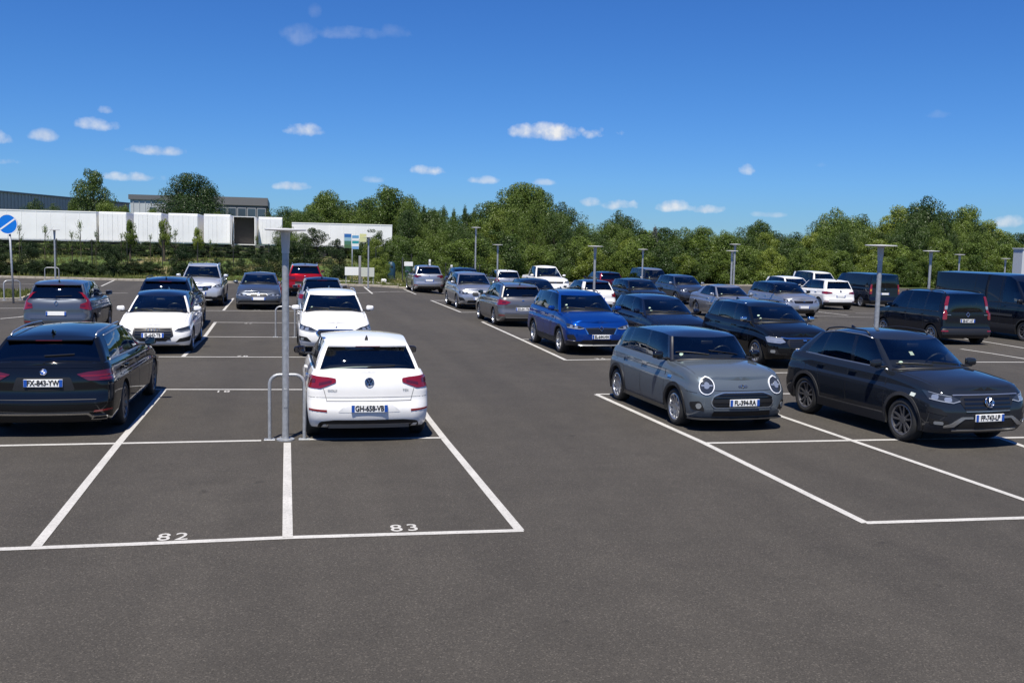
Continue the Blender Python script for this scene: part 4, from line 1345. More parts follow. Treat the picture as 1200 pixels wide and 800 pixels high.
# 6 silver-white SUV, front --------------------------------------------------------------------
c = Car(spec('suv', L=4.64, W=1.84, wb=2.84, fo=.90, dz=.10), 'suv_car', paint('pale_silver_paint', (.56, .58, .61), .5, .32), rails=SATIN, clad=True, rim=RIM5D)
gen_front(c, 'bar', None, chrome=True, skid=True); c.arches(CLAD, .05)
c.place(-3.32, 45.0, -90, 'pale silver SUV with roof rails facing the empty bays, near the grass verge', 'car', 'parked cars')

# 7 grey saloon, front ------------------------------------------------------------------------
c = Car(spec('sedan'), 'saloon_car', P['steel'], rim=RIM5D, spoiler=False, trim=CHROME)
headlight(c, [(.40, .58), (.60, .54), (.95, .57), (1.06, .655), (.9, .66), (.5, .64)], inner=[rect(.52, .62, .57, .63), rect(.72, .82, .575, .635)], led=[[(.45, .565), (.6, .548), (.92, .572), (.92, .585), (.6, .562), (.45, .58)]])
for sg in (1, -1):
    g = c.pan('grille', 'front', [(sg * .03, .53), (sg * .30, .53), (sg * .35, .59), (sg * .32, .65), (sg * .05, .65), (sg * .02, .6)], SATIN, .010, .02, mir=False, rad=.03)
    c.pan('grille_slats', 'front', [(sg * .038, .537), (sg * .296, .537), (sg * .342, .59), (sg * .313, .643), (sg * .056, .643), (sg * .03, .6)], BLACK, .014, .0, mir=False, rad=.03, parent=g[0])
c.badge('front', 0, .68, 'roundel', .04)
c.plate('front', .46, None)
c.pan('lower_intake', 'front', [(-.85, .30), (.85, .30), (.72, .39), (-.72, .39)], BLACK, .006, .02, mir=False, rad=.03)
c.pan('splitter', 'front', rect(-.8, .8, .27, .29), CHROME, .010, .01, mir=False, rad=.01)
c.hood_seam(); c.wipers(); c.inspection_stickers()
c.place(-.93, 43.2, -90, 'blue-grey saloon with twin kidney grille facing the empty bays', 'car', 'parked cars')

# 8 red SUV, rear --------------------------------------------------------------------------------
c = Car(spec('suv', L=4.45), 'suv_car', P['red'], roof=P['silver'], clad=True, rails=SATIN, rim=RIM5D)
gen_rear(c, 'bar', None, mat=REDD, pmode=.42)
c.pan('tailgate_band', 'rear', rect(-.5, .5, .60, .76), BLACK, .004, .01, mir=False, rad=.03)
c.place(1.10, 52.6, 90, 'bright red SUV with silver roof standing by the grass verge', 'car', 'parked cars')

# 9 white saloon with dark rear glass, rear --------------------------------------------------------
c = Car(spec('hatch', L=4.5, W=1.80, wb=2.65, fo=.88, rg=(3.5, .06, 4.3, .14)), 'hatchback_car', P['silver'], roof=GLOSSB, rim=RIM5D)
gen_rear(c, 'bar', None, mat=REDL)
c.place(1.42, 38.6, 90, 'pale silver car with black roof and rear glass between two white and red cars', 'car', 'parked cars')

# 10 white SUV, front ---------------------------------------------------------------------------------
c = Car(spec('suv', L=4.37, W=1.80, wb=2.63, fo=.88, R=.335, dz=-.05), 'suv_car', P['white'], mirror=P['white'], rails=SATIN, rim=RIM5D)
headlight(c, [(.42, .66), (.55, .64), (.98, .70), (1.12, .80), (1.06, .83), (.62, .76)], inner=[rect(.66, .76, .675, .75), rect(.82, .92, .70, .775)], led=[[(.46, .655), (.56, .645), (.96, .70), (.96, .715), (.56, .66), (.48, .67)]])
g = c.pan('grille', 'front', [(-.34, .47), (.34, .47), (.46, .62), (.40, .70), (-.40, .70), (-.46, .62)], BLACK, .006, .02, mir=False, rad=.02)
c.pan('grille_surround', 'front', [(-.41, .69), (.41, .69), (.40, .712), (-.40, .712)], CHROME, .014, .02, mir=False, rad=.006, parent=g[0])
c.pan('grille_surround', 'front', [(.40, .70), (.46, .62), (.34, .47), (.36, .46), (.485, .62), (.42, .71)], CHROME, .012, .02, rad=.005, parent=g[0])
grille_bars(c, -.38, .38, .49, .68, 4, GLOSSB, .012, g)
c.badge('front', 0, .76, 'bar', .05)
c.plate('front', .42, None)
fb = c.pan('fog_light_bezel', 'front', [(.58, .40), (.96, .44), (.98, .54), (.70, .52)], BLACK, .006, .02, rad=.03)
c.pan('fog_light', 'front', rect(.78, .88, .44, .50), LAMPC, .010, .0, rad=.02, parent=fb)
c.pan('lower_intake', 'front', [(-.5, .29), (.5, .29), (.44, .36), (-.44, .36)], BLACK, .006, .02, mir=False, rad=.02)
c.hood_seam(); c.wipers(); c.inspection_stickers()
c.place(1.27, 26.75, -90, 'white SUV with mirrors out, standing nose to tail behind the white hatchback', 'car', 'parked cars')

# 11 silver crossover, rear ------------------------------------------------------------------------------
c = Car(spec('suv', L=4.4, W=1.83, wb=2.65, fo=.9), 'crossover_car', P['silver'], rim=RIM5D)
gen_rear(c, 'bar', None, lamp=[(.44, .98), (.8, .94), (1.16, .96), (1.2, 1.05), (.8, 1.06), (.5, 1.04)], mat=REDD, pmode=.66)
c.place(8.30, 59.6, 90, 'silver crossover parked alone at the verge beside the green waste bin', 'car', 'parked cars')

# 12 silver SUV with twin grille, front ----------------------------------------------------------------------
c = Car(spec('suv', L=4.45, W=1.82, wb=2.67, fo=.83), 'suv_car', P['silver'], rim=RIM5D, trim=CHROME)
headlight(c, [(.44, .74), (.62, .70), (.96, .735), (1.08, .83), (.9, .84), (.55, .81)], inner=[rect(.58, .68, .73, .80), rect(.78, .88, .745, .81)])
for sg in (1, -1):
    g = c.pan('grille', 'front', [(sg * .03, .62), (sg * .27, .62), (sg * .33, .71), (sg * .30, .79), (sg * .05, .79), (sg * .02, .72)], SATIN, .010, .02, mir=False, rad=.03)
    c.pan('grille_slats', 'front', [(sg * .038, .627), (sg * .265, .627), (sg * .322, .71), (sg * .293, .783), (sg * .056, .783), (sg * .03, .72)], BLACK, .014, .0, mir=False, rad=.03, parent=g[0])
c.badge('front', 0, .84, 'roundel', .04)
c.plate('front', .52, None)
c.pan('lower_intake', 'front', [(-.55, .33), (.55, .33), (.5, .45), (-.5, .45)], BLACK, .006, .02, mir=False, rad=.03)
fb = c.pan('fog_light_bezel', 'front', [(.60, .42), (.90, .44), (.98, .58), (.72, .56)], BLACK, .006, .02, rad=.04)
c.pan('skid_plate', 'front', rect(-.62, .62, .285, .315), SATIN, .012, .02, mir=False, rad=.01)
c.hood_seam(); c.wipers(); c.inspection_stickers()
c.place(8.40, 45.0, -90, 'silver SUV with small twin kidney grille at the edge of the driving aisle', 'car', 'parked cars')

# 13 dark SUV behind it -------------------------------------------------------------------------------------------
c = Car(spec('suv', L=4.5, W=1.85, dz=.06), 'suv_car', P['night'], rails=BLACK, rim=RIMDK, detail=1)
gen_front(c)
c.place(10.1, 56.0, -90, 'midnight blue SUV whose roof shows behind the silver twin-grille SUV', 'car', 'parked cars')

# 14 warm grey estate, rear ------------------------------------------------------------------------------------------
c = Car(spec('estate', L=4.58, W=1.80, wb=2.73, fo=.88, R=.32, dz=.04), 'estate_car', P['brown'], rails=BLACK, rim=RIM5D, mirror=GLOSSB)
gen_rear(c, 'bar', 'EX-541-TB', lamp=[(.44, .88), (.60, .80), (1.02, .78), (1.24, .86), (1.2, .96), (.9, .97), (.6, .93)], pmode=.60)
c.pan('skid_plate', 'rear', rect(-.62, .62, .33, .36), SATIN, .012, .01, mir=False, rad=.01)
c.place(8.22, 36.1, 90, 'warm grey estate car with bright red tail lights, second from the empty aisle corner', 'car', 'parked cars')

# 15 pale MPV, rear ------------------------------------------------------------------------------------------------------
c = Car(spec('suv', L=4.3, W=1.76), 'crossover_car', P['silver'], roof=P['white2'], rim=RIM5D, detail=1)
gen_rear(c, 'bar', None, lamp=[(.62, .95), (.84, .93), (1.14, .95), (1.14, 1.12), (.7, 1.12)])
c.place(13.95, 63.5, 90, 'pale silver crossover with reddish tail lights, beside the white pickup', 'car', 'parked cars')

# 16 white pickup, front --------------------------------------------------------------------------------------------------
c = Car(spec('suv', L=5.2, W=1.93, wb=3.1, fo=.9, R=.37, dz=.16, side=[(1.72, 2.30, 'g'), (2.7, 2.76, 'p'), (2.8, 2.85, 'g'), (3.42, 3.38, 'b')],
              ws=(1.25, .3, 2.1, .1), rg=(3.5, .05, 3.62, .08), roofz=[(2.1, 1.66), (2.5, 1.73), (3.0, 1.74), (3.5, 1.70)],
              zhi=[(0, 1.0), (.12, 1.06), (.6, 1.12), (1.2, 1.17), (2.2, 1.19), (3.6, 1.19), (5.1, 1.19), (5.2, 1.17)]), 'pickup_truck', P['white'], mirror=P['white'], spoiler=False, rim=RIM5D, antenna=False)
gen_front(c, 'v', None)
c.place(15.75, 59.5, -90, 'white double-cab pickup with tall cabin behind the warm grey estate', 'pickup', 'parked cars')

# 17 royal blue SUV, front ----------------------------------------------------------------------------------------------------
c = Car(spec('suv', L=4.45, W=1.84, wb=2.65, fo=.9, rear_side=G_DARK), 'suv_car', P['blue'], rim=RIM5D, clad=True, mirror=P['blue'], rails=BLACK)
headlight(c, [(.44, .735), (.58, .70), (.98, .735), (1.12, .84), (1.0, .845), (.6, .79)], inner=[rect(.64, .74, .725, .785), rect(.80, .90, .745, .81)], led=[[(.47, .725), (.58, .703), (.98, .74), (.98, .755), (.58, .72), (.48, .742)]])
g = c.pan('grille', 'front', [(-.36, .58), (.36, .58), (.46, .74), (-.46, .74)], BLACK, .006, .02, mir=False, rad=.03)
grille_bars(c, -.38, .38, .60, .72, 4, GLOSSB, .012, g)
c.pan('grille_surround', 'front', [(.44, .74), (.35, .59), (.38, .58), (.475, .74), (.475, .755), (.06, .765), (.06, .75)], CHROME, .014, .02, rad=.006, parent=g[0])
c.badge('front', 0, .72, 'diamond', .055, .03)
c.plate('front', .515, 'EL-644-HH', off=.03)
c.pan('lower_intake', 'front', [(-.62, .33), (.62, .33), (.50, .43), (-.50, .43)], BLACK, .006, .02, mir=False, rad=.03)
c.pan('skid_plate', 'front', rect(-.62, .62, .275, .315), SATIN, .012, .02, mir=False, rad=.015)
fb = c.pan('fog_light_bezel', 'front', [(.66, .42), (.92, .44), (.96, .56), (.74, .57)], BLACK, .006, .02, rad=.05)
c.pan('chrome_strip', 'front', [(.70, .395), (.94, .41), (.94, .425), (.70, .41)], CHROME, .012, .01, rad=.005)
c.arches(CLAD, .055); c.hood_seam(); c.wipers(); c.inspection_stickers(2)
c.place(8.12, 27.05, -89, 'royal blue SUV with chrome-edged grille and diamond badge', 'car', 'parked cars')

# 18 white car with black roof, rear -----------------------------------------------------------------------------------------------
c = Car(spec('hatch', L=4.3, W=1.78), 'hatchback_car', P['white'], roof=GLOSSB, pillar=GLOSSB, rim=RIM5D, detail=1)
gen_rear(c, 'bar', None, lamp=[(.60, .72), (.9, .68), (1.16, .74), (1.14, .93), (.8, .9)])
c.place(14.7, 47.3, 90, 'white hatchback with black roof, red tail lamp just showing behind the royal blue SUV', 'car', 'parked cars')

# 19 dark red SUV, rear --------------------------------------------------------------------------------------------------------------
c = Car(spec('suv', L=4.45), 'suv_car', P['dred'], roof=P['navy'], rim=RIM5D, detail=1)
gen_rear(c, 'bar', None, mat=REDD, pmode=.55)
c.place(20.6, 63.0, 90, 'dark red SUV with navy roof seen from behind near the hedge', 'car', 'parked cars')

# 20 navy hatchback, front ---------------------------------------------------------------------------------------------------------------
c = Car(spec('hatch', L=4.37, W=1.8, wb=2.65, fo=.88), 'hatchback_car', P['navy'], rim=RIM5D)
gen_front(c, 'roundel', None)
c.inspection_stickers(2)
c.place(11.05, 28.3, -89, 'navy hatchback between the royal blue SUV and the black crossover', 'car', 'parked cars')

# 21 dark hatchback behind -----------------------------------------------------------------------------------------------------------------
c = Car(spec('suv', L=4.3, W=1.8, dz=-.08), 'crossover_car', P['anth'], rim=RIM5D, detail=1)
gen_front(c, 'bar', None)
c.place(17.0, 46.3, -90, 'anthracite crossover behind the navy hatchback', 'car', 'parked cars')

# 22 blue-grey SUV ---------------------------------------------------------------------------------------------------------------------------
c = Car(spec('suv', L=4.5, W=1.85), 'suv_car', P['bgrey'], mirror=P['silver'], rim=RIM5D, detail=1)
gen_front(c, 'bar', None)
c.place(22.4, 53.8, -90, 'blue-grey SUV with silver door mirrors', 'car', 'parked cars')

# 23 dark people carrier with pale roof -------------------------------------------------------------------------------------------------------
c = Car(spec('mpv', L=4.7, W=1.9, wb=2.9, fo=.9), 'people_carrier', P['anth'], roof=P['silver'], mirror=P['white'], rim=RIM5D, detail=1, spoiler=False)
gen_front(c, 'bar', None)
c.place(25.9, 68.0, -90, 'tall dark people carrier with pale silver roof by the hedge', 'car', 'parked cars')

# 24 pale silver saloon --------------------------------------------------------------------------------------------------------------------------
c = Car(spec('sedan', L=4.6, W=1.8, wb=2.7, fo=.88), 'saloon_car', P['silver'], mirror=P['silver'], rim=RIM5D, spoiler=False, detail=1)
gen_front(c, 'bar', None)
c.place(19.35, 41.3, -90, 'pale silver saloon with curved roofline behind the black crossover', 'car', 'parked cars')

# 25 black crossover, front --------------------------------------------------------------------------------------------------------------------------
c = Car(spec('suv', L=4.28, W=1.81, wb=2.61, fo=.88, R=.335, sill=.21, dz=-.09), 'crossover_car', P['black'], mirror=CHROME, rails=CHROME, rim=RIM10)
headlight(c, [(.50, .66), (.64, .63), (.98, .65), (1.14, .76), (1.0, .79), (.6, .76)], inner=[rect(.62, .74, .665, .74), rect(.80, .92, .675, .755)], led=[[(.56, .745), (.98, .775), (.98, .785), (.56, .757)]], mat=LAMPC)
g = c.pan('grille', 'front', [(-.40, .52), (.40, .52), (.48, .66), (.40, .74), (-.40, .74), (-.48, .66)], BLACK, .006, .02, mir=False, rad=.03)
grille_bars(c, -.40, .40, .54, .72, 4, GLOSSB, .012, g)
c.pan('grille_surround', 'front', [(-.48, .735), (.48, .735), (.62, .765), (.62, .78), (.46, .76), (-.46, .76), (-.62, .78), (-.62, .765)], CHROME, .014, .02, mir=False, rad=.005, parent=g[0])
c.badge('front', 0, .70, 'bar', .06, .02)
c.plate('front', .46, None)
fb = c.pan('fog_light_bezel', 'front', [(.66, .36), (.94, .38), (.96, .50), (.72, .49)], BLACK, .006, .02, rad=.04)
c.pan('fog_light', 'front', rect(.76, .88, .40, .47), LAMPC, .010, .0, rad=.03, parent=fb)
c.pan('lower_intake', 'front', [(-.55, .26), (.55, .26), (.48, .36), (-.48, .36)], BLACK, .006, .02, mir=False, rad=.03)
c.hood_seam(); c.wipers(); c.inspection_stickers(2)
c.place(12.35, 24.0, -89, 'black crossover with clear headlights and chrome mirrors behind the dark grey coupe SUV', 'car', 'parked cars')

# 26 two-tone crossover ---------------------------------------------------------------------------------------------------------------------------------
c = Car(spec('suv', L=4.2, W=1.8, wb=2.6, fo=.85, dz=-.03, pillar_roof=True), 'crossover_car', P['silver'], roof=P['night'], mirror=GLOSSB, rim=RIM5D, detail=1)
gen_front(c, 'bar', None)
c.place(22.8, 42.6, -90, 'two-tone crossover with midnight roof and silver bonnet', 'car', 'parked cars')

# 27 white SUV behind ----------------------------------------------------------------------------------------------------------------------------------------
c = Car(spec('suv', L=4.4, W=1.82), 'suv_car', P['white'], mirror=GLOSSB, rim=RIM5D, detail=1)
gen_front(c, 'bar', None)
c.place(29.6, 54.3, -90, 'white SUV facing out, between the two-tone crossover and the hedge', 'car', 'parked cars')

# 28 white crossover, rear --------------------------------------------------------------------------------------------------------------------------------------
c = Car(spec('suv', L=4.3, W=1.82, wb=2.67, fo=.85, R=.33), 'crossover_car', P['white'], rim=RIM5D, clad=True)
gen_rear(c, 'v', None, lamp=[(.46, .90), (.8, .86), (1.20, .88), (1.22, .99), (.8, 1.0), (.52, .96)], mat=REDL, pmode=.66)
c.place(28.9, 49.6, 88, 'white crossover with red tail lights parked in front of the black van', 'car', 'parked cars')

# 29 white people carrier behind -----------------------------------------------------------------------------------------------------------------------------------
c = Car(spec('mpv', L=4.6, W=1.85, wb=2.8, fo=.9), 'people_carrier', P['white'], rim=RIM5D, detail=1, spoiler=False)
gen_front(c, 'bar', None)
c.place(37.2, 64.5, -90, 'white people carrier whose roof shows above the white crossover', 'car', 'parked cars')

# 30 black van, rear ----------------------------------------------------------------------------------------------------------------------------------------------------
c = Car(spec('van', rear_mat=G_DARK), 'panel_van', P['night'], rim=RIM5D, spoiler=False, van=True, antenna=False, handles=False)
taillight(c, [(.80, .80), (.93, .80), (.93, 1.13), (.88, 1.35), (.77, 1.35), (.80, 1.13)], REDL, [rect(.82, .91, .95, 1.08)], imat=AMBER)
c.plate('rear', .82, None); c.badge('rear', 0, 1.06, 'bar', .06)
c.pan('door_seam', 'rear', rect(-.006, .006, .40, 1.80), BLACK, .004, .01, mir=False, rad=0)
c.pan('bumper_insert', 'rear', rect(-.85, .85, .30, .46), BLACK, .008, .02, mir=False, rad=.03)
c.place(33.2, 52.6, 88, 'black panel van with tall red tail lights near the hedge', 'van', 'parked cars')

# 31 slate grey compact, front -------------------------------------------------------------------------------------------------------------------------------------------------
c = Car(spec('hatch', L=3.98, W=1.727, wb=2.567, fo=.78, R=.305, sill=.185, bow=.12, rcx=.26, rcy=.30,
             zhi=[(0, .80), (.10, .845), (.35, .91), (.8, .965), (1.2, .99), (2.6, 1.005), (3.6, 1.015), (3.86, 1.0), (3.98, .97)],
             ws=(.96, .26, 1.42, .10), rg=(3.55, .06, 3.80, .10), roofz=[(1.42, 1.38), (1.9, 1.425), (2.6, 1.43), (3.55, 1.37)], rw=(.60, .635, .60), crown=.04,
             fx=[(0, .12), (.12, .04), (.3, .0), (.55, .0), (.72, .02), (.86, .055), (1, .12)],
             side=[(1.30, 1.62, 'g'), (2.16, 2.22, 'p'), (2.26, 2.30, 'g'), (3.05, 3.0, 'p'), (3.13, 3.06, 'g'), (3.46, 3.3, 'b')], pillar_roof=True, handle_mat=None),
        'compact_car', P['minigrey'], roof=add_noise(principled('black_roof_paint', (.010, .010, .012), .3, 0, 1.0), 3, .9, 1.1), mirror=GLOSSB, pillar=GLOSSB, rim=((10, False), None), rimr=.215)
for sg in (1, -1):
    cz, cs = .735, .625 * sg
    def circ(r, n=22, sy=1.0): return [(cs + r * math.cos(2 * math.pi * i / n), cz + r * sy * math.sin(2 * math.pi * i / n)) for i in range(n)]
    hl = c.pan('headlight', 'front', circ(.138), LEDW, .014, .02, mir=False, rad=0, grid=.05)
    c.pan('lamp_housing', 'front', circ(.121), LAMPD, .018, .0, mir=False, rad=0, parent=hl[0], grid=.05)
    c.pan('lamp_projector', 'front', circ(.05), LAMPC, .024, .0, mir=False, rad=0, parent=hl[0], grid=.05)
    c.pan('lamp_band', 'front', [(cs - .10, cz - .012), (cs + .10, cz - .012), (cs + .10, cz + .012), (cs - .10, cz + .012)], LAMPC, .022, .0, mir=False, rad=.004, parent=hl[0])
g = c.pan('grille', 'front', [(-.50, .385), (.50, .385), (.56, .47), (.52, .58), (.36, .64), (-.36, .64), (-.52, .58), (-.56, .47)], SATIN, .012, .03, mir=False, rad=.05)
gi = c.pan('grille_mesh', 'front', [(-.485, .40), (.485, .40), (.54, .47), (.505, .572), (.35, .625), (-.35, .625), (-.505, .572), (-.54, .47)], BLACK, .018, .0, mir=False, rad=.05, parent=g[0])
for z_ in (.43, .47, .555, .595):
    w_ = .51 if z_ < .57 else .42
    c.pan('grille_bar', 'front', rect(-w_, w_, z_ - .006, z_ + .006), GLOSSB, .028, .0, mir=False, rad=0, parent=g[0])
c.plate('front', .475, 'FL-394-RA', off=.045)
c.pan('grille_lower_trim', 'front', rect(-.5, .5, .345, .37), c.body_mat, .014, .01, mir=False, rad=.008)
c.pan('lower_intake', 'front', [(-.52, .25), (.52, .25), (.50, .33), (-.50, .33)], BLACK, .008, .02, mir=False, rad=.02)
fb = c.pan('fog_light_bezel', 'front', [(.64, .34), (.86, .35), (.92, .47), (.72, .50)], BLACK, .008, .02, rad=.05)
c.pan('fog_light', 'front', [(.745 + .045 * math.cos(i * .6), .42 + .045 * math.sin(i * .6)) for i in range(10)], LAMPC, .016, .0, rad=0, parent=fb)
c.pan('side_repeater', 'side', rect(.93, 1.07, .76, .80), CHROME, .012, .01, rad=.01)
c.pan('bumper_seam', 'front', [(.78, .62), (1.02, .635), (1.02, .643), (.78, .628)], BLACK, .002, .01, rad=0)
c.pan('bonnet_edge', 'front', [(-.56, .668), (-.38, .655), (.38, .655), (.56, .668), (.56, .676), (.38, .663), (-.38, .663), (-.56, .676)], BLACK, .002, .01, mir=False, rad=0)
c.badge('front', 0, .725, 'wings', .042, .012, tilt=.9)
c.arches(BLACK, .062, .014); c.lower(BLACK, .27, .012)
c.pan('bumper_cladding', 'front', [(-1.0, .195), (1.0, .195), (1.0, .225), (-1.0, .225)], BLACK, .010, .01, mir=False, rad=.01)
c.hood_seam(); c.wipers(); c.inspection_stickers()
c.place(7.06, 16.42, -87.5, 'slate grey compact car with round white-ringed headlights, plate FL-394-RA', 'car', 'parked cars')

# 32 dark grey coupe SUV, front ---------------------------------------------------------------------------------------------------------------------------------------------------------
c = Car(spec('suv', L=4.27, W=1.76, wb=2.57, fo=.87, R=.335, sill=.22, rear_side=G_DARK,
             zhi=[(0, .86), (.12, .91), (.6, .98), (1.1, 1.03), (1.6, 1.045), (2.8, 1.055), (3.6, 1.07), (4.15, 1.06), (4.27, 1.02)],
             ws=(1.02, .30, 1.80, .10), rg=(3.50, .06, 4.06, .13), roofz=[(1.80, 1.47), (2.25, 1.54), (2.75, 1.545), (3.50, 1.45)],
             rw=(.59, .635, .59), crown=.045, handle_mat=None,
             side=[(1.40, 1.96, 'g'), (2.24, 2.30, 'p'), (2.34, 2.38, 'g'), (3.14, 3.02, 'p'), (3.20, 3.06, 'g'), (3.62, 3.26, 'b')]),
        'coupe_suv', P['dgrey'], trim=SATIN, rails=BLACK, rim=RIMDK, clad=True, rimr=.235, mirror=P['dgrey'])
headlight(c, [(.46, .735), (.60, .70), (1.0, .74), (1.18, .86), (1.04, .86), (.6, .805)], inner=[rect(.62, .74, .725, .79), rect(.84, .96, .75, .82)], led=[[(.48, .73), (.60, .703), (.99, .745), (.99, .757), (.60, .717), (.50, .742)], [(.62, .795), (1.04, .845), (1.04, .853), (.62, .803)]])
g = c.pan('grille', 'front', [(-.40, .60), (.40, .60), (.50, .74), (.44, .81), (-.44, .81), (-.50, .74)], BLACK, .006, .02, mir=False, rad=.02)
grille_bars(c, -.42, .42, .615, .79, 3, GLOSSB, .012, g)
c.pan('grille_surround', 'front', rect(-.60, .60, .812, .826), SATIN, .014, .02, mir=False, rad=.005, parent=g[0])
c.pan('grille_surround', 'front', rect(-.40, .40, .58, .592), SATIN, .014, .02, mir=False, rad=.005, parent=g[0])
c.badge('front', 0, .715, 'v', .075, .03)
c.plate('front', .49, 'FP-743-LP', off=.03)
c.pan('bumper_trim', 'front', [(.28, .505), (.46, .505), (.64, .40), (.74, .37), (.74, .345), (.58, .365), (.42, .475), (.28, .475)], SATIN, .016, .02, rad=.015)
c.pan('lower_intake', 'front', [(-.56, .33), (.56, .33), (.44, .46), (-.44, .46)], BLACK, .006, .02, mir=False, rad=.02)
c.pan('skid_plate', 'front', rect(-.60, .60, .29, .315), SATIN, .014, .02, mir=False, rad=.01)
fb = c.pan('fog_light_bezel', 'front', [(.62, .36), (.94, .38), (.96, .47), (.70, .45)], BLACK, .006, .02, rad=.03)
c.pan('fog_light', 'front', rect(.74, .88, .385, .43), LAMPC, .012, .0, rad=.02, parent=fb)
c.pan('air_vent', 'front', [(.68, .52), (.98, .56), (1.0, .64), (.78, .62)], BLACK, .005, .02, rad=.04)
c.arches(CLAD, .055, .012); c.lower(CLAD, .38, .012)
c.pan('wing_sticker', 'side', [(.60, .735), (.70, .745), (.69, .795), (.59, .785)], STICK, .006, .0, rad=.004)
c.hood_seam(); c.wipers(); c.inspection_stickers(1)
bm = bmesh.new(); b_box(bm, (0, 0, 0), (.004, .07, .08), Matrix.Rotation(R_(-48), 3, 'Y'))
o = bm_obj('permit_card', bm, STICK, c.root); o.location = (c.X(1.62), -.12, 1.27)
c.place(10.08, 14.80, -85.5, 'dark grey coupe SUV with black roof rails, plate FP-743-LP', 'car', 'parked cars')

# 33 black small van with windows, rear -----------------------------------------------------------------------------------------------------------------------------------------------------------
c = Car(spec('mpv', rear_mat=G_DARK, L=4.21, roofz=[(1.40, 1.60), (1.97, 1.67), (2.95, 1.69), (4.03, 1.66)]), 'small_van', P['night'], rim=RIM5D, spoiler=False, rails=BLACK, antenna=False)
taillight(c, [(.74, .84), (.88, .84), (.86, 1.08), (.80, 1.30), (.715, 1.58), (.62, 1.58), (.68, 1.30), (.73, 1.05)], REDL, [[(.70, 1.16), (.80, 1.16), (.775, 1.27), (.685, 1.27)]], imat=LEDS, rad=.03)
c.plate('rear', .80, 'EB-871-KF'); c.badge('rear', 0, 1.0, 'diamond', .06)
c.pan('bumper_insert', 'rear', rect(-.86, .86, .36, .55), BLACK, .010, .02, mir=False, rad=.03)
c.pan('reflector', 'rear', rect(.70, .88, .46, .49), REFL, .014, .01, rad=.006)
c.pan('chrome_strip', 'rear', [(.60, .98), (.74, .98), (.74, 1.0), (.60, 1.0)], SATIN, .008, .01, rad=.003)
c.rear_wiper(1.14)
c.place(21.4, 29.75, 89, 'black small window van with tall red tail lights and a diamond badge', 'van', 'parked cars')

# 34 large dark van, front -----------------------------------------------------------------------------------------------------------------------------------------------------------------------------
c = Car(spec('bigvan', rear_mat=P['night'], roofz=[(1.65, 2.0), (2.1, 2.2), (3.5, 2.24), (5.87, 2.24)]), 'panel_van', P['night'], rim=RIMDK, spoiler=False, van=True, antenna=False, mirror=BLACK)
gen_front(c, 'v', None)
c.lower(CLAD, .55, .012); c.arches(CLAD, .05)
c.pan('side_moulding', 'side', rect(1.6, 5.6, .82, .90), CLAD, .012, .01, rad=.01)
c.pan('door_seam', 'left', rect(2.3, 2.312, .4, 2.2), BLACK, .003, .01, mir=False, rad=0); c.pan('door_seam', 'right', rect(2.3, 2.312, .4, 2.2), BLACK, .003, .01, mir=False, rad=0)
c.pan('door_seam', 'right', rect(3.6, 3.612, .4, 2.2), BLACK, .003, .01, mir=False, rad=0)
c.place(25.6, 31.1, -88.5, 'large midnight blue high-roof van with dark wheels beside the small black van', 'van', 'parked cars')

# 35 dark car behind the warm grey estate ---------------------------------------------------------------------------------------------------------------------------------------------------------------------
c = Car(spec('hatch', L=4.4, W=1.8, dz=.03), 'hatchback_car', P['night'], rim=RIM5D, detail=1)
gen_front(c, 'bar', None)
c.place(11.2, 44.0, -90, 'midnight blue hatchback whose roof shows behind the warm grey estate', 'car', 'parked cars')
# ================================================================== street furniture
GALV = add_noise(principled('galvanised_steel', (.40, .41, .42), .5, .45), 18, .82, 1.12, rough=(.35, .55))
WHITEP = principled('white_enamel', (.78, .78, .76), .35)
DGREY = principled('dark_grey_steel', (.07, .075, .08), .5, .3)
def hoop(base_l, base_r, h, label, r=.025):
    a, b = Vector(base_l), Vector(base_r)
    root = empty('steel_hoop', (a + b) / 2)
    tag(root, label, 'barrier', 'galvanised hoops round posts')
    d = (b - a); L = d.length; u = d.normalized()
    bm = bmesh.new(); rr = .14; pts = [(-L / 2, 0, 0), (-L / 2, 0, h - rr)]
    for k in range(1, 7): t = math.pi / 2 * k / 6; pts.append((-L / 2 + rr - rr * math.cos(t), 0, h - rr + rr * math.sin(t)))
    pts.append((0, 0, h))
    for k in range(0, 6): t = math.pi / 2 * k / 6; pts.append((L / 2 - rr + rr * math.sin(t), 0, h - rr + rr * math.cos(t)))
    pts += [(L / 2, 0, h - rr), (L / 2, 0, 0)]
    b_tube(bm, pts, r, 12)
    bm_obj('hoop_tube', bm, GALV, root, True, 40)
    for s in (-1, 1):
        bm = bmesh.new(); b_box(bm, (s * L / 2, 0, .006), (.16, .12, .012), None, .003, 1)
        fl = bm_obj('base_plate', bm, GALV, root)
        for q in (-1, 1):
            bm = bmesh.new(); b_cyl(bm, (s * L / 2 + q * .055, 0, .012), (s * L / 2 + q * .055, 0, .026), .011, n=6); bm_obj('bolt', bm, GALV, fl)
    root.rotation_euler = (0, 0, math.atan2(u.y, u.x))
    return root
LAMPM = {}
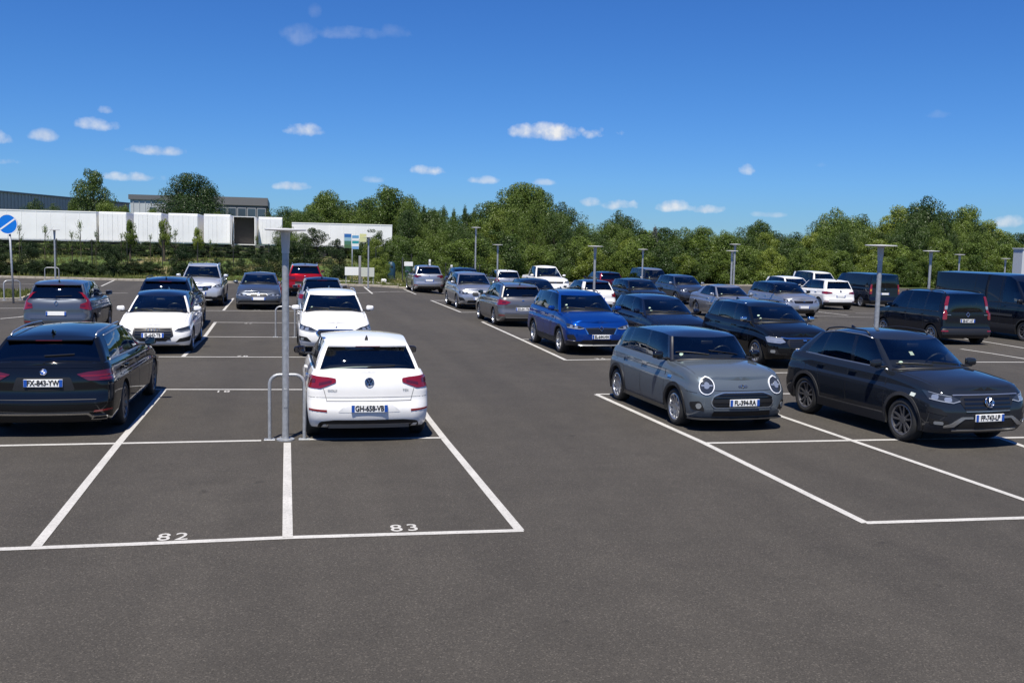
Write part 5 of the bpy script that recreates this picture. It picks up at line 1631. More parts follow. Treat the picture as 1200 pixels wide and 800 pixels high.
def lamp_parts():
    if LAMPM: return LAMPM
    def fin(nm, bm, mat, sm=True):
        me = bpy.data.meshes.new(nm); bmesh.ops.recalc_face_normals(bm, faces=bm.faces); bm.to_mesh(me); bm.free(); me.materials.append(mat)
        if sm:
            me.polygons.foreach_set('use_smooth', [True] * len(me.polygons)); me.set_sharp_from_angle(angle=R_(35))
        LAMPM[nm] = me
    bm = bmesh.new(); b_lathe(bm, [(.001, 0), (.048, 0), (.048, 2.74), (.001, 2.74)], 20); fin('pole', bm, GALV)
    bm = bmesh.new(); b_lathe(bm, [(.001, 2.70), (.054, 2.70), (.054, 2.76), (.058, 2.78), (.066, 2.98), (.078, 3.01), (.001, 3.01)], 20); fin('lamp_neck', bm, principled('lamp_neck_grey', (.50, .51, .52), .45, .3))
    bm = bmesh.new(); b_lathe(bm, [(.001, 3.012), (.10, 3.012), (.275, 3.018), (.292, 3.026), (.292, 3.036), (.27, 3.044), (.001, 3.054)], 36); fin('lamp_disc', bm, principled('lamp_disc_grey', (.56, .56, .55), .5, .1))
    bm = bmesh.new(); b_lathe(bm, [(.10, 3.010), (.25, 3.016)], 28); fin('diffuser', bm, principled('lamp_diffuser', (.7, .7, .66), .4))
    bm = bmesh.new(); b_lathe(bm, [(.001, 0), (.13, 0), (.13, .018), (.001, .018)], 16); fin('base_flange', bm, GALV)
    return LAMPM
def lamp(x, y, label, s=1.0, hs=1.0, disc=1.0):
    root = empty('lamp_post', (x, y, land(x, y) if y > edge_y(x) else gz(x, y)))
    tag(root, label, 'lamp post', 'low disc-topped lamp posts')
    pt = lamp_parts()
    for nm in ('base_flange', 'pole', 'lamp_neck', 'lamp_disc', 'diffuser'):
        o = link(nm, pt[nm], root); o.scale = (disc, disc, hs) if nm in ('lamp_disc', 'diffuser') else (s, s, hs if nm != 'base_flange' else 1)
    return root
p = G(334.6, 515.2); lp = lamp(p.x, p.y, 'galvanised lamp post with flat disc head standing inside the hoop beside the white hatchback', 1.0, 1.0)
bm = bmesh.new(); b_box(bm, (0, -.046, .62), (.05, .012, .28), None, .006, 2); bm_obj('access_hatch', bm, GALV, lp)
for k in range(4):
    a_ = math.pi / 4 + k * math.pi / 2; bm = bmesh.new(); b_cyl(bm, (.1 * math.cos(a_), .1 * math.sin(a_), .018), (.1 * math.cos(a_), .1 * math.sin(a_), .035), .012, n=6); bm_obj('bolt', bm, GALV, lp)
a, b = G(316, 515.2), G(356.6, 514.6); hoop(a, b, .95, 'galvanised steel hoop round the lamp post beside the white hatchback')
a, b = G(323, 395.1), G(345.4, 395.3); hoop(a, b, .90, 'galvanised steel hoop beside the white SUV, no post inside it')
a, b = G(5, 352.2, lambda x, y: .12), G(24, 351.8, lambda x, y: .12); hoop(a, b, .80, 'galvanised steel hoop round the pole of the blue round sign', .028)
def lamp_at(px, py, Y, label, **k):
    p = atY(px, py, Y); lamp(p.x, p.y, label, **k)
lamp_at(1027.5, 372, 19.6, 'lamp post with wide disc head rising directly behind the dark grey coupe SUV', disc=1.16, s=1.05)
lamp_at(1088, 345, 32.5, 'lamp post rising between the small black van and the large van')
lamp_at(65, 328, 60.5, 'lamp post at the verge near the blue round sign')
lamp_at(431.5, 330, 60.0, 'lamp post standing at the verge beside the information boards')
FARL = 'distant disc-topped lamp post whose foot is hidden behind parked cars'
for px, Y, hs in ((583, 57, 1.03), (697, 37, .98), (753, 55, 1.0), (857.5, 44, .98), (860.5, 49.5, 1.11), (1124, 51, 1.02), (1178, 55, .97)):
    lamp_at(px, 310, Y, FARL, hs=hs)
lamp_at(557, 310, 61.5, 'tall double-headed lamp post behind the silver twin-grille SUV', hs=1.38)
p = atY(557, 310, 61.5)
p = G(62, 328); hoop((p.x - .45, p.y, gz(p.x, p.y)), (p.x + .35, p.y, gz(p.x, p.y)), .75, 'galvanised steel hoop round the lamp post by the verge', .025)

# round blue sign with a white diagonal bar
p = G(14, 352, lambda x, y: .12)
p = p + Vector((.06, 0, -.20)); sg = empty('round_sign', p); tag(sg, 'round blue road sign with white diagonal bar on a pole', 'sign')
bm = bmesh.new(); b_tube(bm, [(0, 0, 0), (-.03, 0, 1.5), (-.09, 0, 3.45)], .04, 10); bm_obj('pole', bm, GALV, sg, True)
BLUE = principled('sign_blue', (.0, .16, .62), .45)
def disc(nm, r0, r1, y, mat):
    bm = bmesh.new(); b_lathe(bm, [(max(r0, .001), y), (r1, y), (r1, y + .012), (max(r0, .001), y + .012)], 36, 'Y')
    o = bm_obj(nm, bm, mat, sg); o.location = (-.12, 0, 3.27); o.rotation_euler = (0, 0, R_(-12)); return o
disc('sign_plate', 0, .375, -.065, BLUE); disc('sign_rim', .375, .405, -.068, WHITEP); disc('sign_back', 0, .40, -.048, DGREY)
bm = bmesh.new(); b_box(bm, (0, -.0675, 0), (.72, .006, .062), Matrix.Rotation(R_(-36), 3, 'Y')); o = bm_obj('sign_bar', bm, WHITEP, sg); o.location = (-.12, 0, 3.27); o.rotation_euler = (0, 0, R_(-12))

# information boards on a post at the verge
def verge(px, py): return G(px, py, lambda x, y: land(x, y) - .06)
p = verge(412.5, 331)
ib = empty('information_sign', p); tag(ib, 'tall post with coloured blue, white and yellow information boards at the verge', 'sign')
bm = bmesh.new(); b_cyl(bm, (0, 0, 0), (0, 0, 3.3), .04, n=10); bm_obj('post', bm, GALV, ib, True)
def board(x0, x1, z0, z1, cols, y=-.05):
    n = len(cols)
    bm = bmesh.new(); b_box(bm, ((x0 + x1) / 2, y + .012, (z0 + z1) / 2), (x1 - x0, .02, z1 - z0)); o = bm_obj('board', bm, WHITEP, ib)
    for k, cc in enumerate(cols):
        h = (z1 - z0) / n; bm = bmesh.new(); b_box(bm, ((x0 + x1) / 2, y - .002, z1 - h * (k + .5)), ((x1 - x0) * .96, .006, h * .96)); bm_obj('board_print', bm, principled('print_%d_%d_%d' % tuple(int(q * 99) for q in cc), cc, .6), o)
board(-.55, -.06, 2.32, 3.28, [(.02, .12, .36), (.25, .42, .5), (.05, .16, .10), (.06, .13, .05)])
board(-.02, .44, 2.26, 3.18, [(.1, .3, .5), (.7, .72, .7), (.02, .28, .30), (.72, .74, .72), (.16, .34, .6)])
board(.48, .95, 2.75, 3.30, [(.60, .60, .28), (.56, .58, .30)])
p = verge(421.5, 336); po = empty('marker_post', p); tag(po, 'thick grey square post in front of the white notice panels', 'post')
bm = bmesh.new(); b_box(bm, (0, 0, .95), (.15, .12, 1.9), None, .02, 2); bm_obj('post', bm, DGREY if False else principled('post_grey', (.22, .22, .22), .6), po, True, 40)
bm = bmesh.new(); b_box(bm, (0, 0, 1.88), (.17, .14, .06), None, .02, 2); bm_obj('cap', bm, GALV, po)
def panel_board(px0, px1, py, z0, z1, label, mat):
    a, b = verge(px0, py), verge(px1, py)
    o = empty('notice_panel', (a + b) / 2); tag(o, label, 'panel')
    w = (b - a).length
    bm = bmesh.new(); b_box(bm, (0, 0, (z0 + z1) / 2), (w, .06, z1 - z0), None, .01, 1); bm_obj('panel', bm, mat, o)
    for s in (-1, 1):
        bm = bmesh.new(); b_cyl(bm, (s * w * .42, .05, 0), (s * w * .42, .05, z1), .03, n=8); bm_obj('leg', bm, GALV, o)
panel_board(404.5, 422, 334, .62, 1.15, 'white notice panel on two legs left of the thick grey post', WHITEP)
panel_board(424, 437.5, 335.5, .60, 1.18, 'grey-green notice panel on two legs behind the lamp post', principled('panel_pale', (.5, .52, .46), .6))
p = verge(458.5, 327); rb = empty('recycling_bin', p); tag(rb, 'dark blue bottle bank with rounded top at the verge', 'bin')
BINB = principled('bin_blue', (.012, .05, .09), .5)
bm = bmesh.new(); b_lathe(bm, [(.001, .06), (.27, .06), (.29, .12), (.29, .85), (.26, 1.08), (.16, 1.22), (.001, 1.25)], 20); bm_obj('container', bm, BINB, rb, True, 40)
bm = bmesh.new(); b_box(bm, (0, 0, .03), (.6, .55, .06), None, .01, 1); bm_obj('foot', bm, DGREY, rb)
bm = bmesh.new(); b_lathe(bm, [(.001, -.02), (.08, -.02), (.08, .02), (.001, .02)], 14, 'Y'); o = bm_obj('bottle_hole', bm, BLACK, rb); o.location = (0, -.285, .9)
p = verge(479, 326); gb = empty('waste_bin', p); tag(gb, 'dark green wheeled waste bin beside the silver crossover', 'bin')
BING = principled('bin_green', (.015, .07, .04), .55)
bm = bmesh.new(); vs = b_box(bm, (0, 0, .55), (.62, .66, .86), None, .03, 2)
for v_ in bm.verts:
    if v_.co.z < .4: v_.co.x *= .8; v_.co.y *= .8
bm_obj('container', bm, BING, gb, True, 40)
bm = bmesh.new(); b_box(bm, (0, 0, 1.01), (.68, .72, .07), None, .025, 2); bm_obj('lid', bm, BING, gb)
for s in (-1, 1):
    bm = bmesh.new(); b_cyl(bm, (s * .22, .3, .1), (s * .28, .3, .1), .1, n=12); bm_obj('wheel', bm, RUBBER, gb)
p = verge(471.5, 331); ps = empty('parking_sign', p); tag(ps, 'dark post with a small white plate beside the green waste bin', 'sign')
bm = bmesh.new(); b_cyl(bm, (0, 0, 0), (0, 0, 1.75), .045, n=8); bm_obj('post', bm, DGREY, ps)
bm = bmesh.new(); b_box(bm, (.42, -.04, 1.32), (.62, .02, .3), None, .005, 1); bm_obj('plate', bm, WHITEP, ps)
for px, Y, z in ((503.5, 63, 1.95), (529, 60, 1.75)):
    q = atY(px, 320, Y); o = empty('marker_post', (q.x, q.y, gz(q.x, q.y))); tag(o, 'plain white upright marker post beside the silver crossover', 'post', 'white marker posts')
    bm = bmesh.new(); b_box(bm, (0, 0, z / 2), (.13, .05, z), None, .015, 2); bm_obj('post', bm, WHITEP, o)
    bm = bmesh.new(); b_box(bm, (0, -.028, z - .2), (.11, .005, .12)); bm_obj('reflector', bm, principled('reflector_grey', (.4, .42, .4), .3), o)
q = verge(449.5, 331.5); bm = bmesh.new(); b_box(bm, (0, 0, .14), (.34, .26, .28), None, .08, 3)
for v_ in bm.verts: v_.co += Vector((rnd.uniform(-.03, .03), rnd.uniform(-.03, .03), rnd.uniform(-.03, .02)))
o = bm_obj('paper_bag', bm, WHITEP, None, True); o.location = q; tag(o, 'small crumpled white bag lying on the verge', 'bag')

# ================================================================== trailers
TRW = add_noise(principled('trailer_white', (.82, .82, .81), .45), .7, .92, 1.04, detail=6)
TRD = principled('trailer_chassis', (.03, .03, .032), .7)
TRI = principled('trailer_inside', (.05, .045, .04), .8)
def trailer(px0, px1, Y, label, ztop=None, length=13.4, side=False, open_=False, ang=0, h=2.72):
    a, b = atY(px0, 270, Y), atY(px1, 270, Y)
    cx = (a.x + b.x) / 2; zg = land(cx, Y) - .06
    root = empty('semi_trailer', (cx, Y, zg), R_(ang)); tag(root, label, 'trailer', 'white semi-trailers behind the fence')
    W = (b - a).length
    if side: sx, sy = W, 2.55
    else: sx, sy = W, length
    z0 = 1.12; oy = sy / 2
    if open_:
        bm = bmesh.new(); t = .06
        b_box(bm, (0, oy, z0 + t / 2), (sx, sy, t)); b_box(bm, (0, oy, z0 + h - t / 2), (sx, sy, t))
        for s in (-1, 1): b_box(bm, (s * (sx / 2 - t / 2), oy, z0 + h / 2), (t, sy, h - 2 * t - .004))
        b_box(bm, (0, sy - t / 2, z0 + h / 2), (sx - 2 * t - .004, t, h - 2 * t - .004))
        bm_obj('box', bm, TRW, root)
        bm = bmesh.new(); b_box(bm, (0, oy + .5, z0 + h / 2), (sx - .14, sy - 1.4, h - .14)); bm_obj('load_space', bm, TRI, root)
        for s in (-1, 1):
            bm = bmesh.new(); b_box(bm, (s * (sx / 2 + .10), -.55, z0 + h / 2), (.06, 1.15, h - .1)); bm_obj('rear_door', bm, TRW, root)
    else:
        bm = bmesh.new(); b_box(bm, (0, oy, z0 + h / 2), (sx, sy, h), None, .03, 1); bm_obj('box', bm, TRW, root)
        if not side:
            for s in (-1, 1):
                bm = bmesh.new(); b_box(bm, (s * sx * .245, -.022, z0 + h / 2 - .02), (sx * .47, .04, h - .24), None, .01, 1); d_ = bm_obj('rear_door', bm, TRW, root)
                for q in (.18, .34):
                    bm = bmesh.new(); b_cyl(bm, (s * sx * q, -.055, z0 + .1), (s * sx * q, -.055, z0 + h - .2), .014, n=6); bm_obj('lock_rod', bm, TRW, d_)
        else:
            bm = bmesh.new(); b_box(bm, (0, -.012, z0 + .06), (sx, .03, .12)); bm_obj('side_rail', bm, GALV, root)
            bm = bmesh.new(); b_box(bm, (0, -.012, z0 + h - .05), (sx, .03, .10)); bm_obj('top_rail', bm, TRW, root)
            k = -sx / 2 + 1.2
            while k < sx / 2 - .5:
                bm = bmesh.new(); b_box(bm, (k, -.010, z0 + h / 2), (.035, .02, h - .24)); bm_obj('side_post', bm, TRW, root); k += 1.22
    bm = bmesh.new(); b_box(bm, (0, oy, 1.0), (sx * .96 if side else sx * .5, sy * .96 if not side else sy * .5, .22)); bm_obj('chassis', bm, TRD, root)
    wx = [(-sx / 2 + 1.5 + i * 1.31, q) for i in range(3) for q in (.2, sy - .35)] if side else [(s * (sx / 2 - .25), .9 + 1.31 * i) for i in range(3) for s in (-1, 1)]
    for (x, y) in wx:
        bm = bmesh.new()
        if side: b_cyl(bm, (x, y, .5), (x, y + .3, .5), .5, n=18)
        else: b_cyl(bm, (x - .15, y, .5), (x + .15, y, .5), .5, n=18)
        bm_obj('wheel', bm, RUBBER, root)
    bm = bmesh.new()
    if side:
        for s in (0.25, 2.2): b_box(bm, (sx / 2 - 2.6, s, .5), (.12, .12, 1.0))
    else:
        b_box(bm, (0, .05, .62), (sx * .9, .12, .14))
    bm_obj('support_legs' if side else 'underrun_bar', bm, TRD, root)
TR = 'white box trailer with closed rear doors parked behind the fence, '
trailer(-62, 113.5, 97.5, 'long white semi-trailer standing side-on behind the fence and shrubs', side=True, ang=-1.5)
trailer(116, 148.5, 97, TR + 'next to the side-on trailer')
trailer(157, 189.5, 96, TR + 'behind the leafy sapling')
trailer(197.5, 232, 95.5, TR + 'below the dark round tree')
trailer(239, 270, 95, TR + 'left of the open trailer')
trailer(273, 299, 95, 'white box trailer with its rear doors open, dark inside', open_=True, h=2.6)
trailer(303, 331, 95.5, TR + 'right of the open trailer', h=2.6)
trailer(342, 459.5, 99, 'long white semi-trailer standing side-on behind the coloured information boards', side=True, ang=-1.5, h=2.3)

# ================================================================== buildings behind
ROOFG = add_noise(principled('grey_profiled_sheet', (.36, .365, .37), .6, .1), 1.2, .88, 1.1, detail=5)
RIBM = principled('grey_sheet_rib', (.40, .405, .41), .6, .2)
PALE = add_noise(principled('pale_sheet', (.42, .45, .47), .6), .8, .92, 1.06)
MIDG = principled('mid_grey_sheet', (.11, .115, .12), .6)
WIN = principled('far_window', (.05, .07, .09), .12, 0, .5)
def wall_quad(name, a, b, z0, z1, th, mat, parent):
    a, b = Vector(a), Vector(b); d = (b - a); u = d.normalized(); nrm = Vector((-u.y, u.x, 0))
    bm = bmesh.new(); b_box(bm, (d.length / 2, th / 2, (z0 + z1) / 2), (d.length, th, z1 - z0))
    o = bm_obj(name, bm, mat, parent)
    return o, d.length, u
# long warehouse, running away to the right
A = atY(-150, 260, 150); B = atY(152, 260, 228)
w = empty('warehouse', (A.x, A.y, 0), math.atan2(B.y - A.y, B.x - A.x)); tag(w, 'long dark grey metal warehouse behind the white trailers', 'building')
Lw = math.hypot(B.x - A.x, B.y - A.y)
bm = bmesh.new(); b_box(bm, (Lw / 2, 20, 4.6), (Lw, 40, 9.2)); bm_obj('wall', bm, ROOFG, w)
bm = bmesh.new()
for k in range(int(Lw / 1.1)): b_box(bm, (.5 + k * 1.1, -.04, 4.6), (.35, .08, 9.1))
o = bm_obj('cladding_ribs', bm, RIBM, w); o['kind'] = 'stuff'
bm = bmesh.new(); b_box(bm, (Lw / 2, 20, 9.32), (Lw + .6, 40.6, .24)); bm_obj('roof_edge', bm, principled('roof_edge_grey', (.2, .2, .21), .6), w)
# pale annex
def block(name, px0, px1, Y, ytop, mat, depth, label):
    a, b = atY(px0, 260, Y), atY(px1, 260, Y); zt = atY((px0 + px1) / 2, ytop, Y).z
    r = empty(name, (a.x, Y, 0)); tag(r, label, 'building'); W = b.x - a.x
    bm = bmesh.new(); b_box(bm, (W / 2, depth / 2, zt / 2), (W, depth, zt)); bm_obj('wall', bm, mat, r)
    return r, W, zt
r, W, zt = block('warehouse_annex', 153, 195, 200, 233.5, PALE, 30, 'pale grey metal annex between the warehouse and the dark round tree')
bm = bmesh.new(); b_box(bm, (W / 2, 15, zt + .35), (W + .6, 30.6, .9)); bm_obj('parapet', bm, MIDG, r)
for k in range(6):
    bm = bmesh.new(); b_box(bm, ((k + .5) * W / 6, -.06, zt / 2), (.10, .12, zt - .3)); bm_obj('joint_cover', bm, PALE, r)
bm = bmesh.new(); b_box(bm, (W * .62, -.09, zt - 2.2), (1.1, .1, 1.4)); bm_obj('window', bm, WIN, r)
r, W, zt = block('office_building', 196, 312, 172, 235, MIDG, 26, 'grey flat-roofed building with a band of windows beside the dark round tree')
bm = bmesh.new(); b_box(bm, (W / 2, 13, zt + .0), (W + .5, 26.5, 1.3)); bm_obj('parapet', bm, principled('parapet_grey', (.13, .13, .135), .6), r)
n_ = 10
for k in range(n_):
    bm = bmesh.new(); b_box(bm, ((k + .5) * W / n_, -.05, zt - 2.0), (W / n_ * .9, .12, 1.9)); f_ = bm_obj('window', bm, principled('window_frame_grey', (.3, .31, .32), .5), r)
    bm = bmesh.new(); b_box(bm, ((k + .5) * W / n_, -.12, zt - 2.0), (W / n_ * .78, .04, 1.65)); bm_obj('pane', bm, WIN, f_)
bm = bmesh.new(); b_box(bm, (W / 2, -.07, zt - 4.5), (W, .14, 2.6)); bm_obj('pale_band', bm, PALE, r)
bm = bmesh.new()
vs = [bm.verts.new(q) for q in ((W, -.2, zt - .4), (W + 3.6, 3, 0), (W + 3.6, 24, 0), (W, 26, zt - .4), (W, -.2, 0), (W, 26, 0))]
bm.faces.new((vs[0], vs[1], vs[2], vs[3])); bm.faces.new((vs[0], vs[4], vs[1])); bm.faces.new((vs[3], vs[2], vs[5])); bm.faces.new((vs[4], vs[5], vs[2], vs[1])); bm.faces.new((vs[0], vs[3], vs[5], vs[4]))
bm_obj('sloping_side', bm, principled('dark_slope', (.035, .037, .04), .7), r)
# small plant cabin on the right
a = atY(1187, 300, 63); r = empty('plant_cabin', (a.x, 62, gz(a.x, 62))); tag(r, 'pale grey metal cabin showing above the large van', 'cabin')
zc = atY(1193, 291.5, 62).z - gz(a.x, 62)
bm = bmesh.new(); b_box(bm, (1.3, .5, zc / 2), (2.6, 1.0, zc), None, .03, 1); bm_obj('wall', bm, principled('cabin_white', (.5, .53, .55), .5), r)
bm = bmesh.new(); b_box(bm, (1.3, .5, zc + .02), (2.7, 1.1, .10)); bm_obj('roof', bm, PALE, r)
for k in range(3):
    bm = bmesh.new(); b_box(bm, (.55 + k * .35, -.05, zc - .9), (.16, .12, 1.3)); bm_obj('vent', bm, DGREY if k == 1 else GALV, r)

# ================================================================== fence on the bank
FEN = principled('fence_dark', (.02, .022, .02), .6)
fr = empty('mesh_fence', (-40, 80, 0)); tag(fr, 'thin dark post-and-wire fence along the grass bank', 'fence')
bm = bmesh.new(); b_cyl(bm, (0, 0, -.3), (0, 0, 1.9), .035, n=6); pm = bpy.data.meshes.new('post'); bm.to_mesh(pm); bm.free(); pm.materials.append(FEN)
xsF = frange(-40, 16, 2.6)
def fy(x): return edge_y(min(x, 8.9)) + 13.5
for x in xsF:
    o = link('post', pm, fr); o.location = (x + 40, fy(x) - 80, land(x, fy(x)) - .06); o.scale = (1, 1, rnd.uniform(.95, 1.05))
for z in (.1, .45, .8, 1.15, 1.5, 1.82):
    bm = bmesh.new(); b_tube(bm, [(x + 40, fy(x) - 80, land(x, fy(x)) - .06 + z) for x in xsF], .008, 4); bm_obj('wire', bm, FEN, fr)

# ================================================================== trees and shrubs
def leaf_mat(name, c0, c1, trans=.35):
    m = bpy.data.materials.new(name); m.use_nodes = True; n, l = m.node_tree.nodes, m.node_tree.links; n.clear()
    tcn = n.new('ShaderNodeTexCoord'); oi = n.new('ShaderNodeObjectInfo')
    nz = n.new('ShaderNodeTexNoise'); nz.inputs['Scale'].default_value = 5; nz.inputs['Detail'].default_value = 3; l.new(tcn.outputs['Object'], nz.inputs['Vector'])
    nz2 = n.new('ShaderNodeTexNoise'); nz2.inputs['Scale'].default_value = 60; nz2.inputs['Detail'].default_value = 1; l.new(tcn.outputs['Object'], nz2.inputs['Vector'])
    ad = n.new('ShaderNodeMath'); ad.operation = 'ADD'; l.new(nz.outputs['Fac'], ad.inputs[0]); l.new(nz2.outputs['Fac'], ad.inputs[1])
    ad2 = n.new('ShaderNodeMath'); ad2.operation = 'MULTIPLY_ADD'; l.new(oi.outputs['Random'], ad2.inputs[0]); ad2.inputs[1].default_value = .85; l.new(ad.outputs[0], ad2.inputs[2])
    mr = n.new('ShaderNodeMapRange'); mr.inputs['From Min'].default_value = .75; mr.inputs['From Max'].default_value = 1.95; l.new(ad2.outputs[0], mr.inputs['Value'])
    mx = n.new('ShaderNodeMix'); mx.data_type = 'RGBA'; mx.inputs['A'].default_value = (*c0, 1); mx.inputs['B'].default_value = (*c1, 1); l.new(mr.outputs[0], mx.inputs['Factor'])
    df = n.new('ShaderNodeBsdfDiffuse'); l.new(mx.outputs['Result'], df.inputs['Color'])
    tr = n.new('ShaderNodeBsdfTranslucent'); l.new(mx.outputs['Result'], tr.inputs['Color'])
    gl = n.new('ShaderNodeBsdfGlossy'); gl.inputs['Roughness'].default_value = .45; gl.inputs['Color'].default_value = (.5, .5, .5, 1)
    ms = n.new('ShaderNodeMixShader'); ms.inputs[0].default_value = trans; l.new(df.outputs[0], ms.inputs[1]); l.new(tr.outputs[0], ms.inputs[2])
    m2 = n.new('ShaderNodeMixShader'); m2.inputs[0].default_value = .04; l.new(ms.outputs[0], m2.inputs[1]); l.new(gl.outputs[0], m2.inputs[2])
    o = n.new('ShaderNodeOutputMaterial'); l.new(m2.outputs[0], o.inputs[0])
    return m
LEAF = leaf_mat('leaves_mid', (.036, .072, .014), (.142, .196, .035), .25)
LEAFD = leaf_mat('leaves_dark', (.018, .042, .011), (.078, .120, .027), .22)
LEAFY = leaf_mat('leaves_yellowish', (.070, .115, .016), (.205, .252, .041), .28)
LEAFN = leaf_mat('leaves_very_dark', (.010, .026, .008), (.036, .060, .017), .2)
LEAFG = leaf_mat('leaves_grey', (.09, .10, .09), (.20, .21, .19), .2)
BARK = add_noise(principled('bark', (.075, .058, .042), .9), 9, .6, 1.3, .5, stretch=(1, 1, .25))
def crown_mesh(name, seed, shape, n, leaf, mat, blobs=46, zlow=.18):
    """unit-height crown made of leaf-sized quads gathered in clumps"""
    r = random.Random(seed); v, f = [], []
    B = []
    for _ in range(blobs):
        while True:
            x, y, z = r.uniform(-1, 1), r.uniform(-1, 1), r.uniform(0, 1)
            w = shape(z)
            q = math.hypot(x, y)
            if q < 1 and w > .02 and (q > .25 or r.random() < .5): break
        br = r.uniform(.07, .15) * (.7 + .6 * w)
        B.append((x * w * .42, y * w * .42, zlow + z * (1 - zlow - br * .7), br))
    per = n // len(B)
    for (bx, by, bz, br) in B:
        for _ in range(int(per * (br / .11) ** 1.5)):
            d = Vector((r.gauss(0, 1), r.gauss(0, 1), r.gauss(0, 1))).normalized()
            rad = br * r.uniform(.68, 1.06)
            p = Vector((bx, by, bz)) + Vector((d.x * rad, d.y * rad, d.z * rad * .8))
            nn = (d + Vector((r.gauss(0, .6), r.gauss(0, .6), r.gauss(0, .6) + .35))).normalized()
            a = nn.orthogonal().normalized(); a.rotate(Matrix.Rotation(r.uniform(0, 6.28), 3, nn)); b = nn.cross(a)
            s = leaf * r.uniform(.6, 1.3); i = len(v)
            v += [p - a * s, p - b * s * .55, p + a * s, p + b * s * .55]
            f.append((i, i + 1, i + 2, i + 3))
    me = bpy.data.meshes.new(name); me.from_pydata([tuple(q) for q in v], [], f); me.materials.append(mat)
    return me
def trunk_mesh(seed, th=.45, r0=.022, limbs=7):
    r = random.Random(seed); bm = bmesh.new()
    top = Vector((r.uniform(-.03, .03), r.uniform(-.03, .03), th + .25))
    pts = [Vector((0, 0, -.02)), Vector((r.uniform(-.01, .01), 0, th * .5)), Vector((top.x * .5, top.y * .5, th)), top]
    b_tube(bm, pts, [r0 * 1.25, r0, r0 * .8, r0 * .3], 7)
    for k in range(limbs):
        a = 6.28 * k / limbs + r.uniform(-.4, .4); z = th * r.uniform(.55, 1.1); L = r.uniform(.12, .24)
        p0 = Vector((top.x * z, top.y * z, z)); d = Vector((math.cos(a) * .7, math.sin(a) * .7, .8))
        b_tube(bm, [p0, p0 + d * L * .5, p0 + d * L + Vector((0, 0, .03))], [r0 * .5, r0 * .35, r0 * .12], 5)
    me = bpy.data.meshes.new('trunk'); bmesh.ops.recalc_face_normals(bm, faces=bm.faces); bm.to_mesh(me); bm.free(); me.materials.append(BARK)
    return me
round_ = lambda z: math.sqrt(max(0, 1 - ((z - .45) / .56) ** 2))
tall_ = lambda z: .85 * math.sqrt(max(0, 1 - ((z - .42) / .60) ** 2)) * (1 - .25 * z)
cone_ = lambda z: max(0, (1 - z)) ** .8 * .8
bush_ = lambda z: math.sqrt(max(0, 1 - ((z - .25) / .76) ** 2))
PROTO = {
 'broad': [crown_mesh('crown', 11 + i, round_, 15000, .0125, m, 70, .10) for i, m in enumerate((LEAF, LEAF, LEAFD))],
 'big': [crown_mesh('crown', 31, round_, 32000, .0098, LEAF, 110, .08), crown_mesh('crown', 32, round_, 34000, .0098, LEAFD, 120, .10)],
 'tall': [crown_mesh('crown', 21 + i, tall_, 19000, .012, m, 84, .12) for i, m in enumerate((LEAF, LEAFD, LEAFY))],
 'cone': [crown_mesh('crown', 41, cone_, 5000, .018, LEAFD, 60, .08)],
 'grey': [crown_mesh('crown', 45, cone_, 3800, .018, LEAFG, 50, .1)],
 'bush': [crown_mesh('foliage', 51 + i, bush_, 10000, .0145, m, 46, .02) for i, m in enumerate((LEAF, LEAFY, LEAFD, LEAF, LEAFN))],
 'young': [crown_mesh('crown', 64, round_, 2600, .026, LEAFY, 26, .42)],
 'sap': [crown_mesh('crown', 61, tall_, 700, .026, LEAFY, 14, .35), crown_mesh('crown', 62, tall_, 320, .022, LEAF, 10, .4)],
}
TRK = [trunk_mesh(70 + i) for i in range(3)]; TRKS = trunk_mesh(80, .7, .008, 5)
def tree(kind, var, x, y, h, w, label, group, name='tree', z=None, trunk=None):
    """w: crown width in metres (unit crown is about .95 wide)"""
    zb = (land(x, y) - .06) if z is None else z
    root = empty(name, (x, y, zb), rnd.uniform(0, 6.28)); tag(root, label, 'tree', group)
    t = link('trunk', trunk or rnd.choice(TRK), root); t.scale = (h, h, h)
    cm = link('crown', PROTO[kind][var % len(PROTO[kind])], root); k = {'tall': 1.25, 'cone': 1.2, 'grey': 1.2, 'sap': 1.3}.get(kind, 1.0)
    cm.scale = (w * k, w * k, h)
    return root
def shrub(var, x, y, h, w, label, group, z=None):
    o = link('shrub', PROTO['bush'][var % 5]); o.location = (x, y, (land(x, y) - .06 if z is None else z)); o.scale = (w, w, h); o.rotation_euler = (0, 0, rnd.uniform(0, 6.28))
    tag(o, label, 'shrub', group)
prof = pchip([(300, 243), (330, 243), (350, 238), (366, 230), (385, 226), (405, 230), (415, 240), (428, 224), (450, 222), (480, 224), (490, 233), (505, 241), (560, 243), (580, 228), (600, 218), (630, 217), (650, 226), (664, 243), (680, 253), (700, 258), (715, 253), (735, 251), (755, 263), (790, 265), (830, 264), (865, 267), (895, 257), (910, 263), (940, 268), (955, 255), (985, 248), (1010, 252), (1025, 259), (1045, 252), (1070, 236), (1100, 236), (1115, 244), (1135, 243), (1160, 254), (1170, 267), (1200, 265), (1300, 262)])
def tree_at(kind, var, px, ytop, Y, wpx, label, group=None, name='tree'):
    p = atY(px, ytop, Y); h = p.z - (land(p.x, Y) - .06); d = (Vector((p.x, Y, 0))).length
    return tree(kind, var, p.x, Y, h, wpx / FPX * Y * 1.05, label, group, name)
